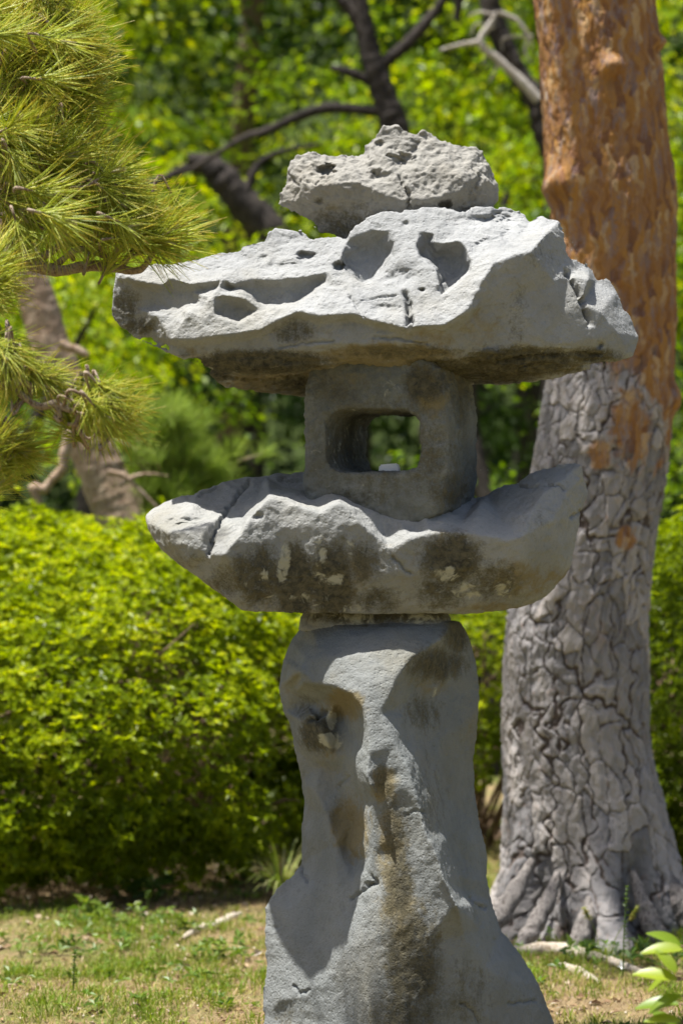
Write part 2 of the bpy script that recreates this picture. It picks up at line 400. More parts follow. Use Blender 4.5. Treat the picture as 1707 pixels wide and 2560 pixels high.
tray_out = [(364,1290,90),(381,1272,70),(409,1256,55),(457,1238,30),(470,1242,25),(496,1233,10),(500,1226,0),(559,1205,-40),(613,1191,-70),(634,1197,-60),(666,1193,-80),(690,1182,-100),(721,1187,-100),(757,1179,-120),(900,1195,-150),(1060,1220,-150),(1193,1247,-70),(1216,1239,-60),(1240,1224,-60),(1268,1211,-60),(1295,1213,-30),(1307,1199,-30),(1323,1185,-20),(1351,1177,-20),(1390,1169,0),(1414,1161,0),(1438,1158,20),(1452,1163,40),(1452,1195,40),(1461,1205,0),(1469,1235,0),(1446,1282,40),(1438,1334,50),(1430,1373,50),(1426,1413,50),(1414,1440,60),(1382,1468,80),(1363,1492,80),(1315,1515,110),(1248,1527,150),(1153,1537,200),(1113,1532,240),(930,1535,265),(757,1533,262),(607,1527,240),(575,1500,240),(528,1464,220),(480,1426,200),(445,1405,180),(401,1373,150),(385,1349,130),(370,1322,110)]
tray_in = [
 [(560,1385,310),(587,1353,315),(603,1334,312),(623,1298,300),(646,1272,295),(674,1245,285),(710,1254,295),(761,1272,310),(801,1284,320),(824,1268,310),(848,1258,305),(872,1274,312),(903,1310,328),(950,1349,345),(965,1369,352)],
 [(600,1310,200),(632,1272,195),(674,1235,200),(715,1243,218),(761,1261,240),(801,1271,255),(826,1257,250),(848,1248,245),(885,1268,250),(918,1305,270),(962,1345,290),(972,1362,325)],
 [(965,1369,352),(985,1366,350),(1019,1349,350),(1070,1336,352),(1114,1330,355),(1177,1334,355),(1236,1343,355),(1280,1349,350),(1307,1339,335)],
 [(1307,1339,335),(1327,1282,270),(1355,1235,190),(1385,1215,140),(1430,1175,50)],
 (1000,1300,255),(1100,1285,245),(1200,1262,140),(1300,1230,50),(1250,1300,220),(1150,1310,270),(1030,1320,270),(760,1225,20),(700,1215,-30),(650,1230,20),(600,1260,80),(950,1288,248),(1060,1272,232),(1340,1200,30),
 [(623,1203,-40),(590,1245,40),(567,1278,110),(545,1318,190),(532,1349,240),(520,1389,262)],
 [(373,1310,125),(421,1331,210),(470,1325,235),(516,1316,245)],(400,1285,120),(480,1268,110),(450,1300,165),(500,1298,150),(430,1355,215),(500,1370,262),(470,1400,230),(540,1250,20),
 (580,1310,195),(560,1350,255),(612,1282,150),
 (650,1365,322),(700,1322,318),(760,1316,326),(800,1400,328),(860,1318,326),(650,1420,318),(720,1400,320),(700,1480,292),(900,1450,318),(1000,1430,340),(1150,1420,340),(1250,1420,325),(1100,1500,285),(620,1480,285),(1200,1500,245),
 [(1307,1339,335),(1300,1400,320),(1290,1460,270),(1250,1508,210)],(1380,1300,225),(1340,1380,265),(1400,1380,155),(1420,1230,115),(1415,1300,135),[(1400,1440,100),(1330,1478,185),(1250,1508,210),(1150,1522,235)]]
ft = lambda x, y, d: d * ((.82 + .30 * min(1, max(0, (720 - x) / 170))) if d > 0 else 1) * (1 - .13 * min(1, max(0, (x - 985) / 90))) - (28 * math.exp(-((x - 965) / 40) ** 2) if d > 150 else 0)
V, F = relief(deepen(tray_out, ft), deepen(tray_in, ft), 480, 170)
stone('tray_stone', V, F, .0042, M_TRAY, lantern, 1, (.003, .0016, .0010, .0010),
      cracks=[([(623,1203),(590,1245),(567,1278),(545,1318),(532,1349)], 4, 14), ([(532,1349),(524,1375),(518,1392)], 4, 20), ([(980,1390),(1000,1410),(1018,1425),(1026,1436)], 3, 10), ([(1295,1213),(1320,1218),(1398,1211),(1410,1226)], 3, 10), ([(1438,1290),(1425,1292),(1452,1278)], 3, 10), ([(500,1240),(540,1220)], 3, 6), ([(640,1452),(760,1445)], 2, 4)],
      pits=[(640,1292,18,8,12), (465,1310,40,14,14)],
      stains={'dark': [(650,1440,90,90,.75), (740,1460,60,110,.95), (830,1450,70,110,.95), (900,1410,70,70,.6), (1130,1400,85,75,.9), (1100,1480,70,50,.62), (1230,1450,90,60,.6), (560,1460,70,60,.5), (480,1400,60,30,.35), (940,1500,80,40,.6), (1340,1300,40,60,.25), (720,1200,50,14,.4)],
              'ochre': [(880,1440,70,80,.62), (680,1480,60,60,.45), (1130,1390,90,70,.55), (1300,1450,130,60,.65), (1000,1400,130,60,.42), (1390,1440,60,30,.6), (1200,1370,160,40,.3), (1240,1520,140,18,.6)],
              'pale': [(710,1410,22,70,.8), (800,1400,24,80,.75), (880,1370,40,30,.7), (840,1450,26,20,.85), (1115,1435,36,26,.9), (1160,1475,50,28,.85), (1260,1470,30,30,.7), (760,1500,90,25,.6), (660,1440,18,22,.7), (880,1520,60,16,.6), (620,1460,16,16,.6), (1180,1400,26,20,.6)]},
      seed=23)

# light box: a squat block with rounded corners and a tunnel through it
def light_box():
    th = rad(16); cx, cy = .121, 0.0
    W, Dp, z0, z1 = .181, .172, 1.335, 1.745
    wx0, wx1, wz0, wz1 = -.106, .110, 1.4595, 1.607
    n = 48; angs = [2 * math.pi * k / n for k in range(n)]
    def sq(a, hx, hz, p):
        c, s = math.cos(a), math.sin(a); r = (abs(c / hx) ** p + abs(s / hz) ** p) ** (-1 / p); return r * c, r * s
    zc = (z0 + z1) / 2; rings_o, rings_i, V = [], [], []
    for y in (-Dp, -Dp * .92, -Dp * .4, Dp * .4, Dp * .92, Dp):
        e = 0 if abs(y) > .17 else (.016 if abs(y) > .15 else .024)
        ro, ri = [], []
        for a in angs:
            x, z = sq(a, W - .022 + e, (z1 - z0) / 2, 9); x += (.006 * math.cos(z * 9))
            zz = z + zc; x *= 1.03 - .10 * max(0, (zz - 1.58) / .16) ** 2 - .04 * max(0, (1.42 - zz) / .09) ** 2
            ro.append((x, y, zz))
            f = .012 * (1 if y < -.15 else 0)
            xi, zi = sq(a, (wx1 - wx0) / 2 + f, (wz1 - wz0) / 2 + f * .4, 5); ri.append((xi + (wx0 + wx1) / 2, y, zi + (wz0 + wz1) / 2))
        rings_o.append(len(V)); V += ro; rings_i.append(len(V)); V += ri
    F = []
    for k in range(n):
        j = (k + 1) % n
        for a, b in zip(rings_o, rings_o[1:]): F.append((a + k, a + j, b + j, b + k))
        for a, b in zip(rings_i, rings_i[1:]): F.append((a + k, b + k, b + j, a + j))
        F.append((rings_o[0] + k, rings_i[0] + k, rings_i[0] + j, rings_o[0] + j)); F.append((rings_o[-1] + k, rings_o[-1] + j, rings_i[-1] + j, rings_i[-1] + k))
    c, s = math.cos(th), math.sin(th)
    return [Vector((cx + x * c + y * s, cy - x * s + y * c, z)) for x, y, z in V], F
V, F = light_box()
stone('light_box', V, F, .004, M_BOX, lantern, 4, (.008, .003, .0018, .0022),
      stains={'dark': [(960,1100,260,200,.42), (1060,960,70,60,.75), (1100,1150,60,100,.5), (820,980,90,50,.45), (1120,1220,70,60,.6), (1150,1000,40,80,.5), (900,1240,120,30,.45), (960,980,40,40,.2)],
              'ochre': [(1080,990,60,60,.75), (860,950,90,25,.45), (1130,960,50,40,.5), (880,1100,40,60,.1)],
              'pale': [(900,1120,180,160,.42), (975,975,40,40,.5), (800,1110,40,60,.25), (960,1210,60,30,.3), (830,1200,40,30,.25)]}, seed=31)

# collar between pedestal and tray
def collar():
    V, F = [], []; n = 40
    for zy, k in ((1522, .97), (1536, 1.0), (1549, 1.03), (1575, 1.06)):
        z = H0 - (zy - 1280) / 1000
        for a in range(n):
            t = 2 * math.pi * a / n; c, s = math.cos(t), math.sin(t); p = (abs(c / .182) ** 3.2 + abs(s / .15) ** 3.2) ** (-1 / 3.2)
            V.append(Vector((.085 + k * p * c, .01 + k * p * s, z)))
    for r in range(3):
        for a in range(n): b = (a + 1) % n; F.append((r * n + a, r * n + b, r * n + n + b, r * n + n + a))
    F.append(tuple(range(n))[::-1]); F.append(tuple(range(3 * n, 4 * n)))
    return V, F
V, F = collar()
stone('collar_stone', V, F, .004, M_TRAY, lantern, 3, (.005, .002, .0015, .002), stains={'dark': [(950,1540,240,24,.75)], 'pale': [(900,1545,100,24,.75), (1050,1545,80,24,.7), (800,1545,40,20,.6)]}, seed=37)

ped_out = [(765,1553,40),(729,1600,10),(709,1649,0),(696,1721,0),(709,1779,0),(727,1810,10),(738,1873,20),(754,1948,20),(763,2011,20),(758,2051,20),(755,2158,20),(730,2194,40),(697,2217,50),(663,2270,60),(663,2326,70),(668,2408,80),(658,2510,90),(663,2541,100),(640,2670,140),(800,2710,300),(960,2740,440),(1150,2730,390),(1420,2660,60),(1385,2560,50),(1365,2515,50),(1344,2459,50),(1299,2388,50),(1253,2332,40),(1227,2255,20),(1214,2194,10),(1217,2143,0),(1197,2061,0),(1187,1989,0),(1180,1899,0),(1191,1810,-10),(1196,1721,-10),(1189,1654,-10),(1173,1596,-10),(1151,1553,0),(1100,1548,100),(960,1546,120),(820,1548,100)]
ped_in = [
 [(765,1556,60),(785,1590,150),(790,1616,190),(765,1650,205),(749,1676,220)],
 [(1125,1560,100),(1115,1580,150),(1098,1600,190),(1060,1625,240),(1031,1641,268),(1000,1680,300),(975,1735,328),(952,1782,345)],
 [(749,1676,220),(758,1703,232),(790,1710,258),(834,1716,290),(880,1735,318),(908,1775,338),(919,1817,350)],
 (900,1640,272),(860,1670,280),(930,1710,320),(820,1640,250),(1000,1620,255),(985,1580,205),(880,1590,205),
 [(919,1817,350),(921,1884,372),(916,1940,388),(927,1965,395)],
 [(952,1782,345),(988,1858,366),(1023,1924,388),(1044,2001,408),(1062,2078,428),(1090,2134,444),(1110,2200,458),(1141,2266,466)],
 [(930,1899,368),(952,1914,366),(983,1940,374),(993,1960,388),(1023,2011,392),(1046,2062,404),(1062,2139,420),(1092,2205,434),(1131,2266,446)],
 (950,1950,362),(975,2027,372),(947,2001,362),
 (985,2050,376),(960,2100,366),(1010,2120,386),(1030,2200,402),(1000,2210,398),(1060,2270,420),(1000,2300,420),(1070,2350,432),(1010,2400,428),(1080,2450,428),(1010,2540,436),(1110,2540,412),(960,2210,382),
 (940,2350,398),(900,2350,352),(940,2450,406),(880,2450,338),(860,2380,312),(820,2450,272),(760,2490,212),(700,2500,155),(840,2560,300),(930,2560,405),(700,2420,128),
 [(905,2262,325),(926,2265,360),(950,2285,392)],(870,2260,262),(845,2250,235),(790,2320,172),(780,2380,190),(720,2280,105),(790,2220,130),(770,2100,65),(860,2330,295),(830,2310,235),
 (1090,1720,150),(1130,1650,90),(1030,1715,210),(1100,1850,150),(1050,1850,215),(1120,2000,170),(1085,1950,225),(1160,2150,150),(1125,2080,225),(1165,2230,205),(1150,2190,260),
 [(1130,1640,75),(1110,1690,125),(1060,1720,175),(1012,1765,238)],[(1150,1600,30),(1140,1680,60),(1085,1745,135)],
 [(1187,1782,25),(1150,1860,70),(1141,1935,85),(1156,2027,80),(1192,2113,55),(1212,2205,50)],
 (1200,2320,260),(1212,2419,290),(1260,2450,215),(1314,2490,130),(1160,2340,380),(1150,2450,390),(1200,2530,330),
 [(752,1694,140),(785,1730,152),(840,1752,185),(876,1772,215),(898,1850,265)],(850,1790,120),(876,1830,200),(770,1760,50),(735,1730,50),(740,1660,115),
 [(752,1800,95),(775,1785,130),(820,1795,150),(848,1835,150),(838,1880,150),(828,1895,140),(785,1860,120),(752,1800,95)],(805,1830,188),(820,1860,182),
 [(850,1870,165),(865,1884,205),(890,1915,280),(914,1942,370)],
 (800,1920,80),(850,1930,125),(880,1955,200),(830,1950,100),
 [(768,1965,62),(789,1976,100),(819,2042,140),(840,2108,172),(860,2159,198)],(855,2000,125),(880,2060,145),(872,2120,160),(890,2150,185),(905,2000,215),(845,2040,125),
 [(922,1985,340),(932,2016,350),(934,2078,345),(932,2139,340),(916,2185,318)],(880,2205,250),(840,2190,200)]
V, F = relief(ped_out, ped_in, 330, 150)
stone('pedestal_stone', V, F, .0046, M_PED, lantern, 4, (.0022, .0010, .0007, .0006),
      cracks=[([(928,2192),(945,2205),(905,2225),(878,2248)], 3, 12), ([(1175,2245),(1195,2262),(1213,2270)], 4, 14), ([(735,2465),(750,2482),(770,2475)], 3, 10), ([(752,2170),(768,2205)], 3, 8), ([(1150,2508),(1190,2530),(1200,2600)], 3, 8), ([(1270,2510),(1340,2500)], 3, 7), ([(840,1970),(875,1940)], 2.5, 6), ([(770,1800),(815,1780)], 5, 18), ([(1010,2040),(1035,2025),(1060,2030)], 2.5, 6)],
      pits=[(690,2320,8,5,8), (920,2215,14,10,16), (1235,2350,6,5,8)],
      stains={'dark': [(790,1835,52,52,.85), (1090,1660,90,50,.75), (1140,1590,40,60,.75), (1060,1780,60,60,.5), (985,2080,42,110,.62), (1000,2220,48,130,.68), (1030,2400,85,190,.72), (1010,2540,110,90,.66), (1160,2480,90,110,.4), (1080,2000,60,160,.3), (760,1770,30,40,.5), (960,1950,36,50,.55), (930,1560,180,10,.4), (730,2540,60,60,.4)],
              'ochre': [(860,1760,60,50,.95), (875,2070,60,90,.95), (975,2120,45,120,.85), (960,1960,40,60,.9), (1000,2280,60,150,.7), (830,1880,50,30,.55), (1070,1710,60,40,.55), (1030,2300,60,120,.45), (730,1700,30,80,.4), (980,2400,60,200,.3), (1130,2520,80,60,.2)],
              'pale': [(828,1800,16,36,1.0), (825,1850,34,24,1.2), (1085,1730,16,28,.5)]}, seed=41)

def pebble():
    V = []; 
    for x, y, z in [(-27,-18,0),(27,-18,0),(27,18,0),(-26,18,0),(-25,-16,18),(20,-17,22),(26,-10,14),(23,15,20),(-23,14,17)]:
        V.append(Vector((x, y - 70, z)))
    bm = bmesh.new()
    for v in V: bm.verts.new((v.x / 1000 + .118, v.y / 1000 - .02, v.z / 1000 + 1.4585))
    bmesh.ops.convex_hull(bm, input=bm.verts); 
    bmesh.ops.bevel(bm, geom=bm.edges[:], offset=.003, segments=2, affect='EDGES')
    me = bpy.data.meshes.new('pebble'); bm.to_mesh(me); bm.free()
    t = NT('white pebble'); g = t.n('NewGeometry').outputs['Position']
    me.materials.append(t.out(t.princ(t.mix(t.noise(g, 120), (.66, .64, .6), (.8, .78, .74)), .8, t.bump(t.noise(g, 200), .4, .002)).outputs[0]))
    o = bpy.data.objects.new('pebble', me); COL.objects.link(o)
    tag(o, 'small white angular pebble lying in the lantern window', 'pebble')
pebble()
# ------------------------------------------------------------------ ground
def ground_z(x, y):
    P = np.stack([np.asarray(x, float), np.asarray(y, float), np.zeros(np.shape(x))], 1)
    z = .035 * noise3(P, 1.1, 51) + .014 * noise3(P, 4.2, 52)
    z = z * sstep(-3, 0, P[:, 1]) + 12 * sstep(19, 46, P[:, 1]) + .5 * sstep(6, 16, P[:, 1])
    return z
def ground_at(px, py):
    d = D0 * H0 * 1000 / (py - 1280.0); y = d - D0
    p = at(px, py, y); return Vector((p.x, p.y, float(ground_z([p.x], [p.y])[0])))

def soil_material():
    t = NT('dry lawn soil'); g = t.n('NewGeometry').outputs['Position']
    n1 = t.noise(g, 1.6, 7, .6, .3); n2 = t.noise(g, 14, 8, .7); n3 = t.noise(g, 90, 6, .75)
    straw = t.mix(n2, (.34, .255, .135), (.23, .16, .085))
    straw = t.mix(t.math('MULTIPLY', t.rng(n3, .5, .7), .6), straw, (.46, .37, .22))
    straw = t.mix(t.math('MULTIPLY', t.rng(n3, .46, .30), .7), straw, (.11, .085, .045))
    col = t.mix(t.rng(t.math('ADD', t.math('MULTIPLY', n1, .7), t.math('MULTIPLY', n2, .3)), .46, .60), straw, (.15, .19, .04))
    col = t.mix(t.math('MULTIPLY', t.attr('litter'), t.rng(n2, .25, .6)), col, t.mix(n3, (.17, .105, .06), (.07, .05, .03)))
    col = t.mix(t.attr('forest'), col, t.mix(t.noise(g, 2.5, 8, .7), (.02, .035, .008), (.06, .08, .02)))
    return t.out(t.princ(col, .95, t.bump(t.math('ADD', n3, n2), .9, .02), .1).outputs[0])
def ground():
    xs = np.concatenate([np.linspace(-60, -4, 24), np.linspace(-3.8, 3.8, 150), np.linspace(4, 60, 24)])
    ys = np.concatenate([np.linspace(-30, -2.2, 12), np.linspace(-2, 6, 170), np.linspace(6.3, 70, 60)])
    X, Y = np.meshgrid(xs, ys); x, y = X.ravel(), Y.ravel(); z = ground_z(x, y)
    nx = len(xs); i = np.arange(len(ys) - 1)[:, None] * nx + np.arange(nx - 1)[None]; i = i.ravel()
    F = np.stack([i, i + 1, i + nx + 1, i + nx], 1)
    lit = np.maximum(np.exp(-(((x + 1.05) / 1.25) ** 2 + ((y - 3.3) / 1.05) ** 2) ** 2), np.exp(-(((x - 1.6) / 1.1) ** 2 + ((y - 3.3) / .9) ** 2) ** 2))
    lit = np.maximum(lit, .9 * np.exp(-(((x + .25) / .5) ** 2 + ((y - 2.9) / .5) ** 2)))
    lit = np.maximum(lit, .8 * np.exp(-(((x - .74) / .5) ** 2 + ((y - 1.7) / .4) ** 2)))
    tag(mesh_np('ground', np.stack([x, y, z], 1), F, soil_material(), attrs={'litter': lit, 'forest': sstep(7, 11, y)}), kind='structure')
ground()

# ------------------------------------------------------------------ tubes and leaves
def smooth_path(pts, n):
    P = np.array([tuple(p) for p in pts], float); m = len(P)
    if m == 2: return P[0] + (P[1] - P[0]) * np.linspace(0, 1, n)[:, None]
    Q = np.vstack([2 * P[0] - P[1], P, 2 * P[-1] - P[-2]])
    out = []
    for u in np.linspace(0, m - 1 - 1e-6, n):
        i = int(u); t = u - i; a, b, c, d = Q[i:i + 4]
        out.append(.5 * (2 * b + (c - a) * t + (2 * a - 5 * b + 4 * c - d) * t * t + (3 * b - a - 3 * c + d) * t ** 3))
    return np.array(out)
def tube(pts, radii, seg=8, n=None, knob=0.0, seed=0):
    n = n or max(4, len(pts) * 5)
    P = smooth_path(pts, n); r = np.interp(np.linspace(0, 1, n), np.linspace(0, 1, len(radii)), radii)
    T = np.gradient(P, axis=0); T /= np.linalg.norm(T, axis=1)[:, None] + 1e-9
    ref = np.array((0, 0, 1.)) if abs(T[0, 2]) < .8 else np.array((0, 1., 0))
    U = np.cross(T, ref); U /= np.linalg.norm(U, axis=1)[:, None] + 1e-9; W = np.cross(T, U)
    a = np.linspace(0, 2 * np.pi, seg, endpoint=False)
    V = P[:, None] + r[:, None, None] * (np.cos(a)[None, :, None] * U[:, None] + np.sin(a)[None, :, None] * W[:, None])
    V = V.reshape(-1, 3)
    if knob:
        C = np.repeat(P, seg, 0); d = V - C
        V = C + d * (1 + knob * (noise3(V, 26, seed) + .6 * noise3(V, 70, seed + 1)))[:, None]
    F = []
    for i in range(n - 1):
        for k in range(seg): j = (k + 1) % seg; F.append((i * seg + k, i * seg + j, i * seg + seg + j, i * seg + seg + k))
    F.append(tuple([(n - 1) * seg + k for k in (0, seg // 3, 2 * seg // 3, seg - 1)]))
    return V, np.array(F)
def join(parts):
    V, F, o = [], [], 0
    for v, f in parts: V.append(v); F.append(f + o); o += len(v)
    return np.vstack(V), np.vstack(F)
def unit(v): return v / (np.linalg.norm(v, axis=-1, keepdims=True) + 1e-9)
def leaves(C, Dr, Nn, L, Wd, tint, fold=.25, droop=.15):
    """diamond leaves folded along the midrib; C base, Dr direction, Nn face normal"""
    Dr = unit(Dr); S = unit(np.cross(Dr, Nn)); Nn = np.cross(S, Dr); n = len(C); L = L[:, None]; Wd = Wd[:, None]
    mid = C + Dr * L * .5; tip = C + Dr * L - Nn * L * droop
    a = mid + S * Wd * .5 + Nn * Wd * fold; b = mid - S * Wd * .5 + Nn * Wd * fold
    V = np.stack([C, a, tip, b], 1).reshape(-1, 3); i = np.arange(n)[:, None] * 4
    F = np.stack([i + (0, 1, 2), i + (0, 2, 3)], 1).reshape(-1, 3)
    return V, F, np.repeat(tint, 4)
def rosettes(C, N, k, L, tint, spread=.9, jit=.3):
    """k leaves round every axis N at C"""
    n = len(C); ref = unit(rng.normal(size=(n, 3))); U = unit(np.cross(N, ref)); W = np.cross(N, U)
    a = (np.arange(k)[None] * 2 * np.pi / k + rng.uniform(0, 6.3, (n, 1)) + rng.normal(0, .25, (n, k)))[..., None]
    out = np.cos(a) * U[:, None] + np.sin(a) * W[:, None]
    up = spread * rng.uniform(.3, 1.1, (n, k, 1))
    d = unit(out + N[:, None] * (1.2 - up) + rng.normal(0, jit * .5, (n, k, 3)))
    nn = unit(N[:, None] - .4 * out + rng.normal(0, jit, (n, k, 3)))
    ll = (L * rng.uniform(.6, 1.15, (n, k)) * rng.uniform(.75, 1.3, (n, 1)))
    tt = np.clip(tint[:, None] + rng.normal(0, .12, (n, k)), 0, 1)
    return leaves(np.repeat(C, k, 0), d.reshape(-1, 3), nn.reshape(-1, 3), ll.ravel(), ll.ravel() * .46, tt.ravel())

def wood_material(name, a, b, dark, scale=1.0, bumpd=.01):
    t = NT(name); g = t.n('NewGeometry').outputs['Position']
    mp = t.n('Mapping'); mp.inputs['Scale'].default_value = (1, 1, .45); t.l(g, mp.inputs[0])
    n1 = t.noise(mp.outputs[0], 9 * scale, 8, .7); n2 = t.noise(mp.outputs[0], 60 * scale, 6, .7)
    col = t.mix(t.rng(n1, .35, .65), a, b); col = t.mix(t.rng(n2, .52, .36), col, dark)
    return t.out(t.princ(col, .9, t.bump(t.math('ADD', n1, n2), .9, bumpd), .15).outputs[0])
M_TWIG = wood_material('shrub twig', (.17, .11, .07), (.24, .17, .11), (.07, .045, .03), 2, .004)
M_DARKWOOD = wood_material('dark cherry bark', (.035, .03, .027), (.075, .062, .053), (.015, .013, .012), .8, .02)
M_DEADWOOD = wood_material('bleached dead wood', (.36, .32, .27), (.46, .43, .38), (.2, .17, .14), 2, .004)
M_ROOT = wood_material('bleached root', (.42, .36, .28), (.5, .45, .37), (.25, .19, .13), 2, .008)
M_PINETWIG = wood_material('pine twig', (.26, .19, .13), (.36, .29, .22), (.13, .085, .06), 3, .006)

# ------------------------------------------------------------------ red pine with plated bark
def bark_material():
    t = NT('red pine bark'); g = t.n('NewGeometry').outputs['Position']
    mp = t.n('Mapping'); mp.inputs['Scale'].default_value = (1, 1, .38); t.l(g, mp.inputs[0]); v = mp.outputs[0]
    n1 = t.noise(v, 22, 8, .7, .3); n2 = t.noise(v, 85, 7, .72); n0 = t.noise(g, 4, 5, .6)
    cell = t.attr('cell')
    grey = t.ramp(t.math('ADD', t.math('MULTIPLY', cell, .62), t.math('MULTIPLY', n1, .5)), [(.2, (.145, .14, .142)), (.42, (.225, .215, .212)), (.6, (.30, .28, .268)), (.8, (.40, .365, .335))])
    grey = t.mix(t.math('MULTIPLY', t.rng(n2, .56, .72), .6), grey, (.34, .19, .11))
    grey = t.mix(t.math('MULTIPLY', t.rng(n2, .42, .28), .4), grey, (.12, .105, .10))
    grey = t.mix(t.math('MULTIPLY', t.rng(n0, .6, .72), .5), grey, (.36, .21, .11))
    oran = t.ramp(t.math('ADD', t.math('MULTIPLY', cell, .5), t.math('MULTIPLY', n1, .5)), [(.22, (.15, .075, .05)), (.38, (.27, .125, .04)), (.5, (.36, .185, .05)), (.62, (.27, .14, .065)), (.74, (.46, .30, .14)), (.85, (.30, .22, .18))])
    oran = t.mix(t.math('MULTIPLY', t.rng(t.noise(v, 36, 7, .7, .6), .50, .62), .75), oran, (.22, .165, .16))
    oran = t.mix(t.math('MULTIPLY', t.rng(n1, .60, .68), .6), oran, (.33, .29, .25))
    oran = t.mix(t.math('MULTIPLY', t.rng(n2, .44, .28), .6), oran, (.14, .06, .03))
    om = t.attr('orange')
    col = t.mix(t.rng(t.math('ADD', om, t.math('ADD', t.math('MULTIPLY', t.math('SUBTRACT', n1, .5), 1.5), t.math('MULTIPLY', t.math('SUBTRACT', n2, .5), 1.0))), .22, .84), grey, oran)
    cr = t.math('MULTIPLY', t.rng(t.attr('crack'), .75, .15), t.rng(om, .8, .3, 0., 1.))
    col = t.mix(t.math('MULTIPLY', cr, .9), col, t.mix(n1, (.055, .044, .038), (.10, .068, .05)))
    return t.out(t.princ(col, .88, t.bump(t.math('ADD', n2, t.math('MULTIPLY', n1, .7)), .8, .008), .2).outputs[0])
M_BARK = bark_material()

def voronoi2(u, v, ncol, seed):
    iu, iv = np.floor(u).astype(np.int64), np.floor(v).astype(np.int64)
    best = np.full(len(u), 9.); sec = best.copy(); bid = np.zeros(len(u), np.int64)
    for du in (-1, 0, 1):
        for dv in (-1, 0, 1):
            cu, cv = iu + du, iv + dv; cw = cu % ncol
            h = _perm[(_perm[(cw + seed * 31) & 511] + cv + 200) & 511]
            d = np.hypot(u - cu - .5 - .42 * _grad[h, 0], v - cv - .5 - .42 * _grad[h, 1])
            m = d < best; sec = np.where(m, best, np.minimum(sec, d)); best = np.where(m, d, best); bid = np.where(m, cw * 4096 + cv + 200, bid)
    return best, sec, bid
def pine_trunk(name, table, yd, bark_depth, ncol, cell_h, front, back, dz, ztop_extra, orange_z, plates, root, seed, flare_lobes=True, bumps=(), orange_spots=()):
    k = (D0 + yd) / D0; tb = np.array(table, float)
    zt = H0 - (tb[:, 0] - 1280) / 1000 * k; cx = ((tb[:, 1] + tb[:, 2]) / 2 - 853.5) / 1000 * k; rr = (tb[:, 2] - tb[:, 1]) / 2000 * k
    o = np.argsort(zt); zt, cx, rr = zt[o], cx[o], rr[o]
    z0, z1 = zt[0], zt[-1]
    zs = np.arange(z0, z1, dz)
    zs = np.concatenate([zs, np.linspace(z1, z1 + ztop_extra, 40)]) if ztop_extra else zs
    ker = lambda f: np.convolve(np.pad(np.interp(zs, zt, f), 12, 'edge'), np.hanning(27)[1:-1] / np.hanning(27)[1:-1].sum(), 'same')[12:-12]
    C, R = ker(cx), ker(rr)
    a = np.concatenate([np.linspace(-100, 100, front, endpoint=False), np.linspace(100, 260, back, endpoint=False)]) * np.pi / 180  # 0 faces the camera
    A, Z = np.meshgrid(a, zs); nA = len(a); A = A.ravel(); Z = Z.ravel(); Cx = np.repeat(C, nA); Rr = np.repeat(R, nA)
    fx, fy = np.sin(A), -np.cos(A)
    P0 = np.stack([fx * .22, fy * .22, Z], 1)
    wob = .035 * noise3(P0, 4, seed) ; grow = sstep(.55, .0, Z)
    if flare_lobes:
        lob = .24 * np.sin(6 * A + 1.2 + .6 * np.sin(3 * Z * 4)) + .12 * np.sin(11 * A + .4); wob = wob + lob * grow ** 1.5 * (1 - .75 * np.abs(fx) ** 3)
    Rr = Rr * (1 + wob)
    wz = noise3(P0, 9, seed + 1) * .45 + .16 * noise3(P0, 24, seed + 2)
    wz2 = noise3(P0, 7, seed + 3) * .55 + .16 * noise3(P0, 24, seed + 4)
    zn = np.linspace(z0 - .2, z1 + ztop_extra + .2, 400); ch = cell_h(zn); vz = np.concatenate([[0], np.cumsum((zn[1:] - zn[:-1]) / ch[1:])])
    u = (A / (2 * np.pi) * ncol + wz * .9); v = np.interp(Z, zn, vz) + wz2 * .75 + .5 * (np.floor(u) % 2) * 0
    f1, f2, cid = voronoi2(u, v, ncol, seed)
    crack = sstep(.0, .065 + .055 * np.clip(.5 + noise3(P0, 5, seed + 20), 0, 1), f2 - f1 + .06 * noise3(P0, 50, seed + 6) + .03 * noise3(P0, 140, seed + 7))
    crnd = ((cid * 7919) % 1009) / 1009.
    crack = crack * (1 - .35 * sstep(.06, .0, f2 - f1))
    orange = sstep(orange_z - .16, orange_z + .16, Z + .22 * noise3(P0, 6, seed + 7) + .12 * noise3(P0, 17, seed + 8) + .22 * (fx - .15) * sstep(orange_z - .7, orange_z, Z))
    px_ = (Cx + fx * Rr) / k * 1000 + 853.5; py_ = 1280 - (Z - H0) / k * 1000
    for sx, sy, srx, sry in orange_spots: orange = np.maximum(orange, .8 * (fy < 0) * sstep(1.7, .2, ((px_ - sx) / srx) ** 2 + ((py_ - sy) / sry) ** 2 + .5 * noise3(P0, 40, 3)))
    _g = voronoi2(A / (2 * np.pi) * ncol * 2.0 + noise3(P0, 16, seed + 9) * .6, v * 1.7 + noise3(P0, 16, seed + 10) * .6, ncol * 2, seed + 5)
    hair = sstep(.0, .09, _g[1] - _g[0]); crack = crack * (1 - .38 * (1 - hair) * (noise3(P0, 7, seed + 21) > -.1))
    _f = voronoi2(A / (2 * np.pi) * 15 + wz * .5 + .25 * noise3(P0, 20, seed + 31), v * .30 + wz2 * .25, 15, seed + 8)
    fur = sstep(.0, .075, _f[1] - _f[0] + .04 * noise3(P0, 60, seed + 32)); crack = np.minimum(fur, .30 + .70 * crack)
    dep = bark_depth * (1 - .93 * orange)
    g1, g2, gid = voronoi2(A / (2 * np.pi) * ncol * 2 + noise3(P0, 16, seed + 9), v * 2.1 + noise3(P0, 16, seed + 10) * .8, ncol * 2, seed + 3)
    grnd = ((gid * 5501) % 907) / 907.
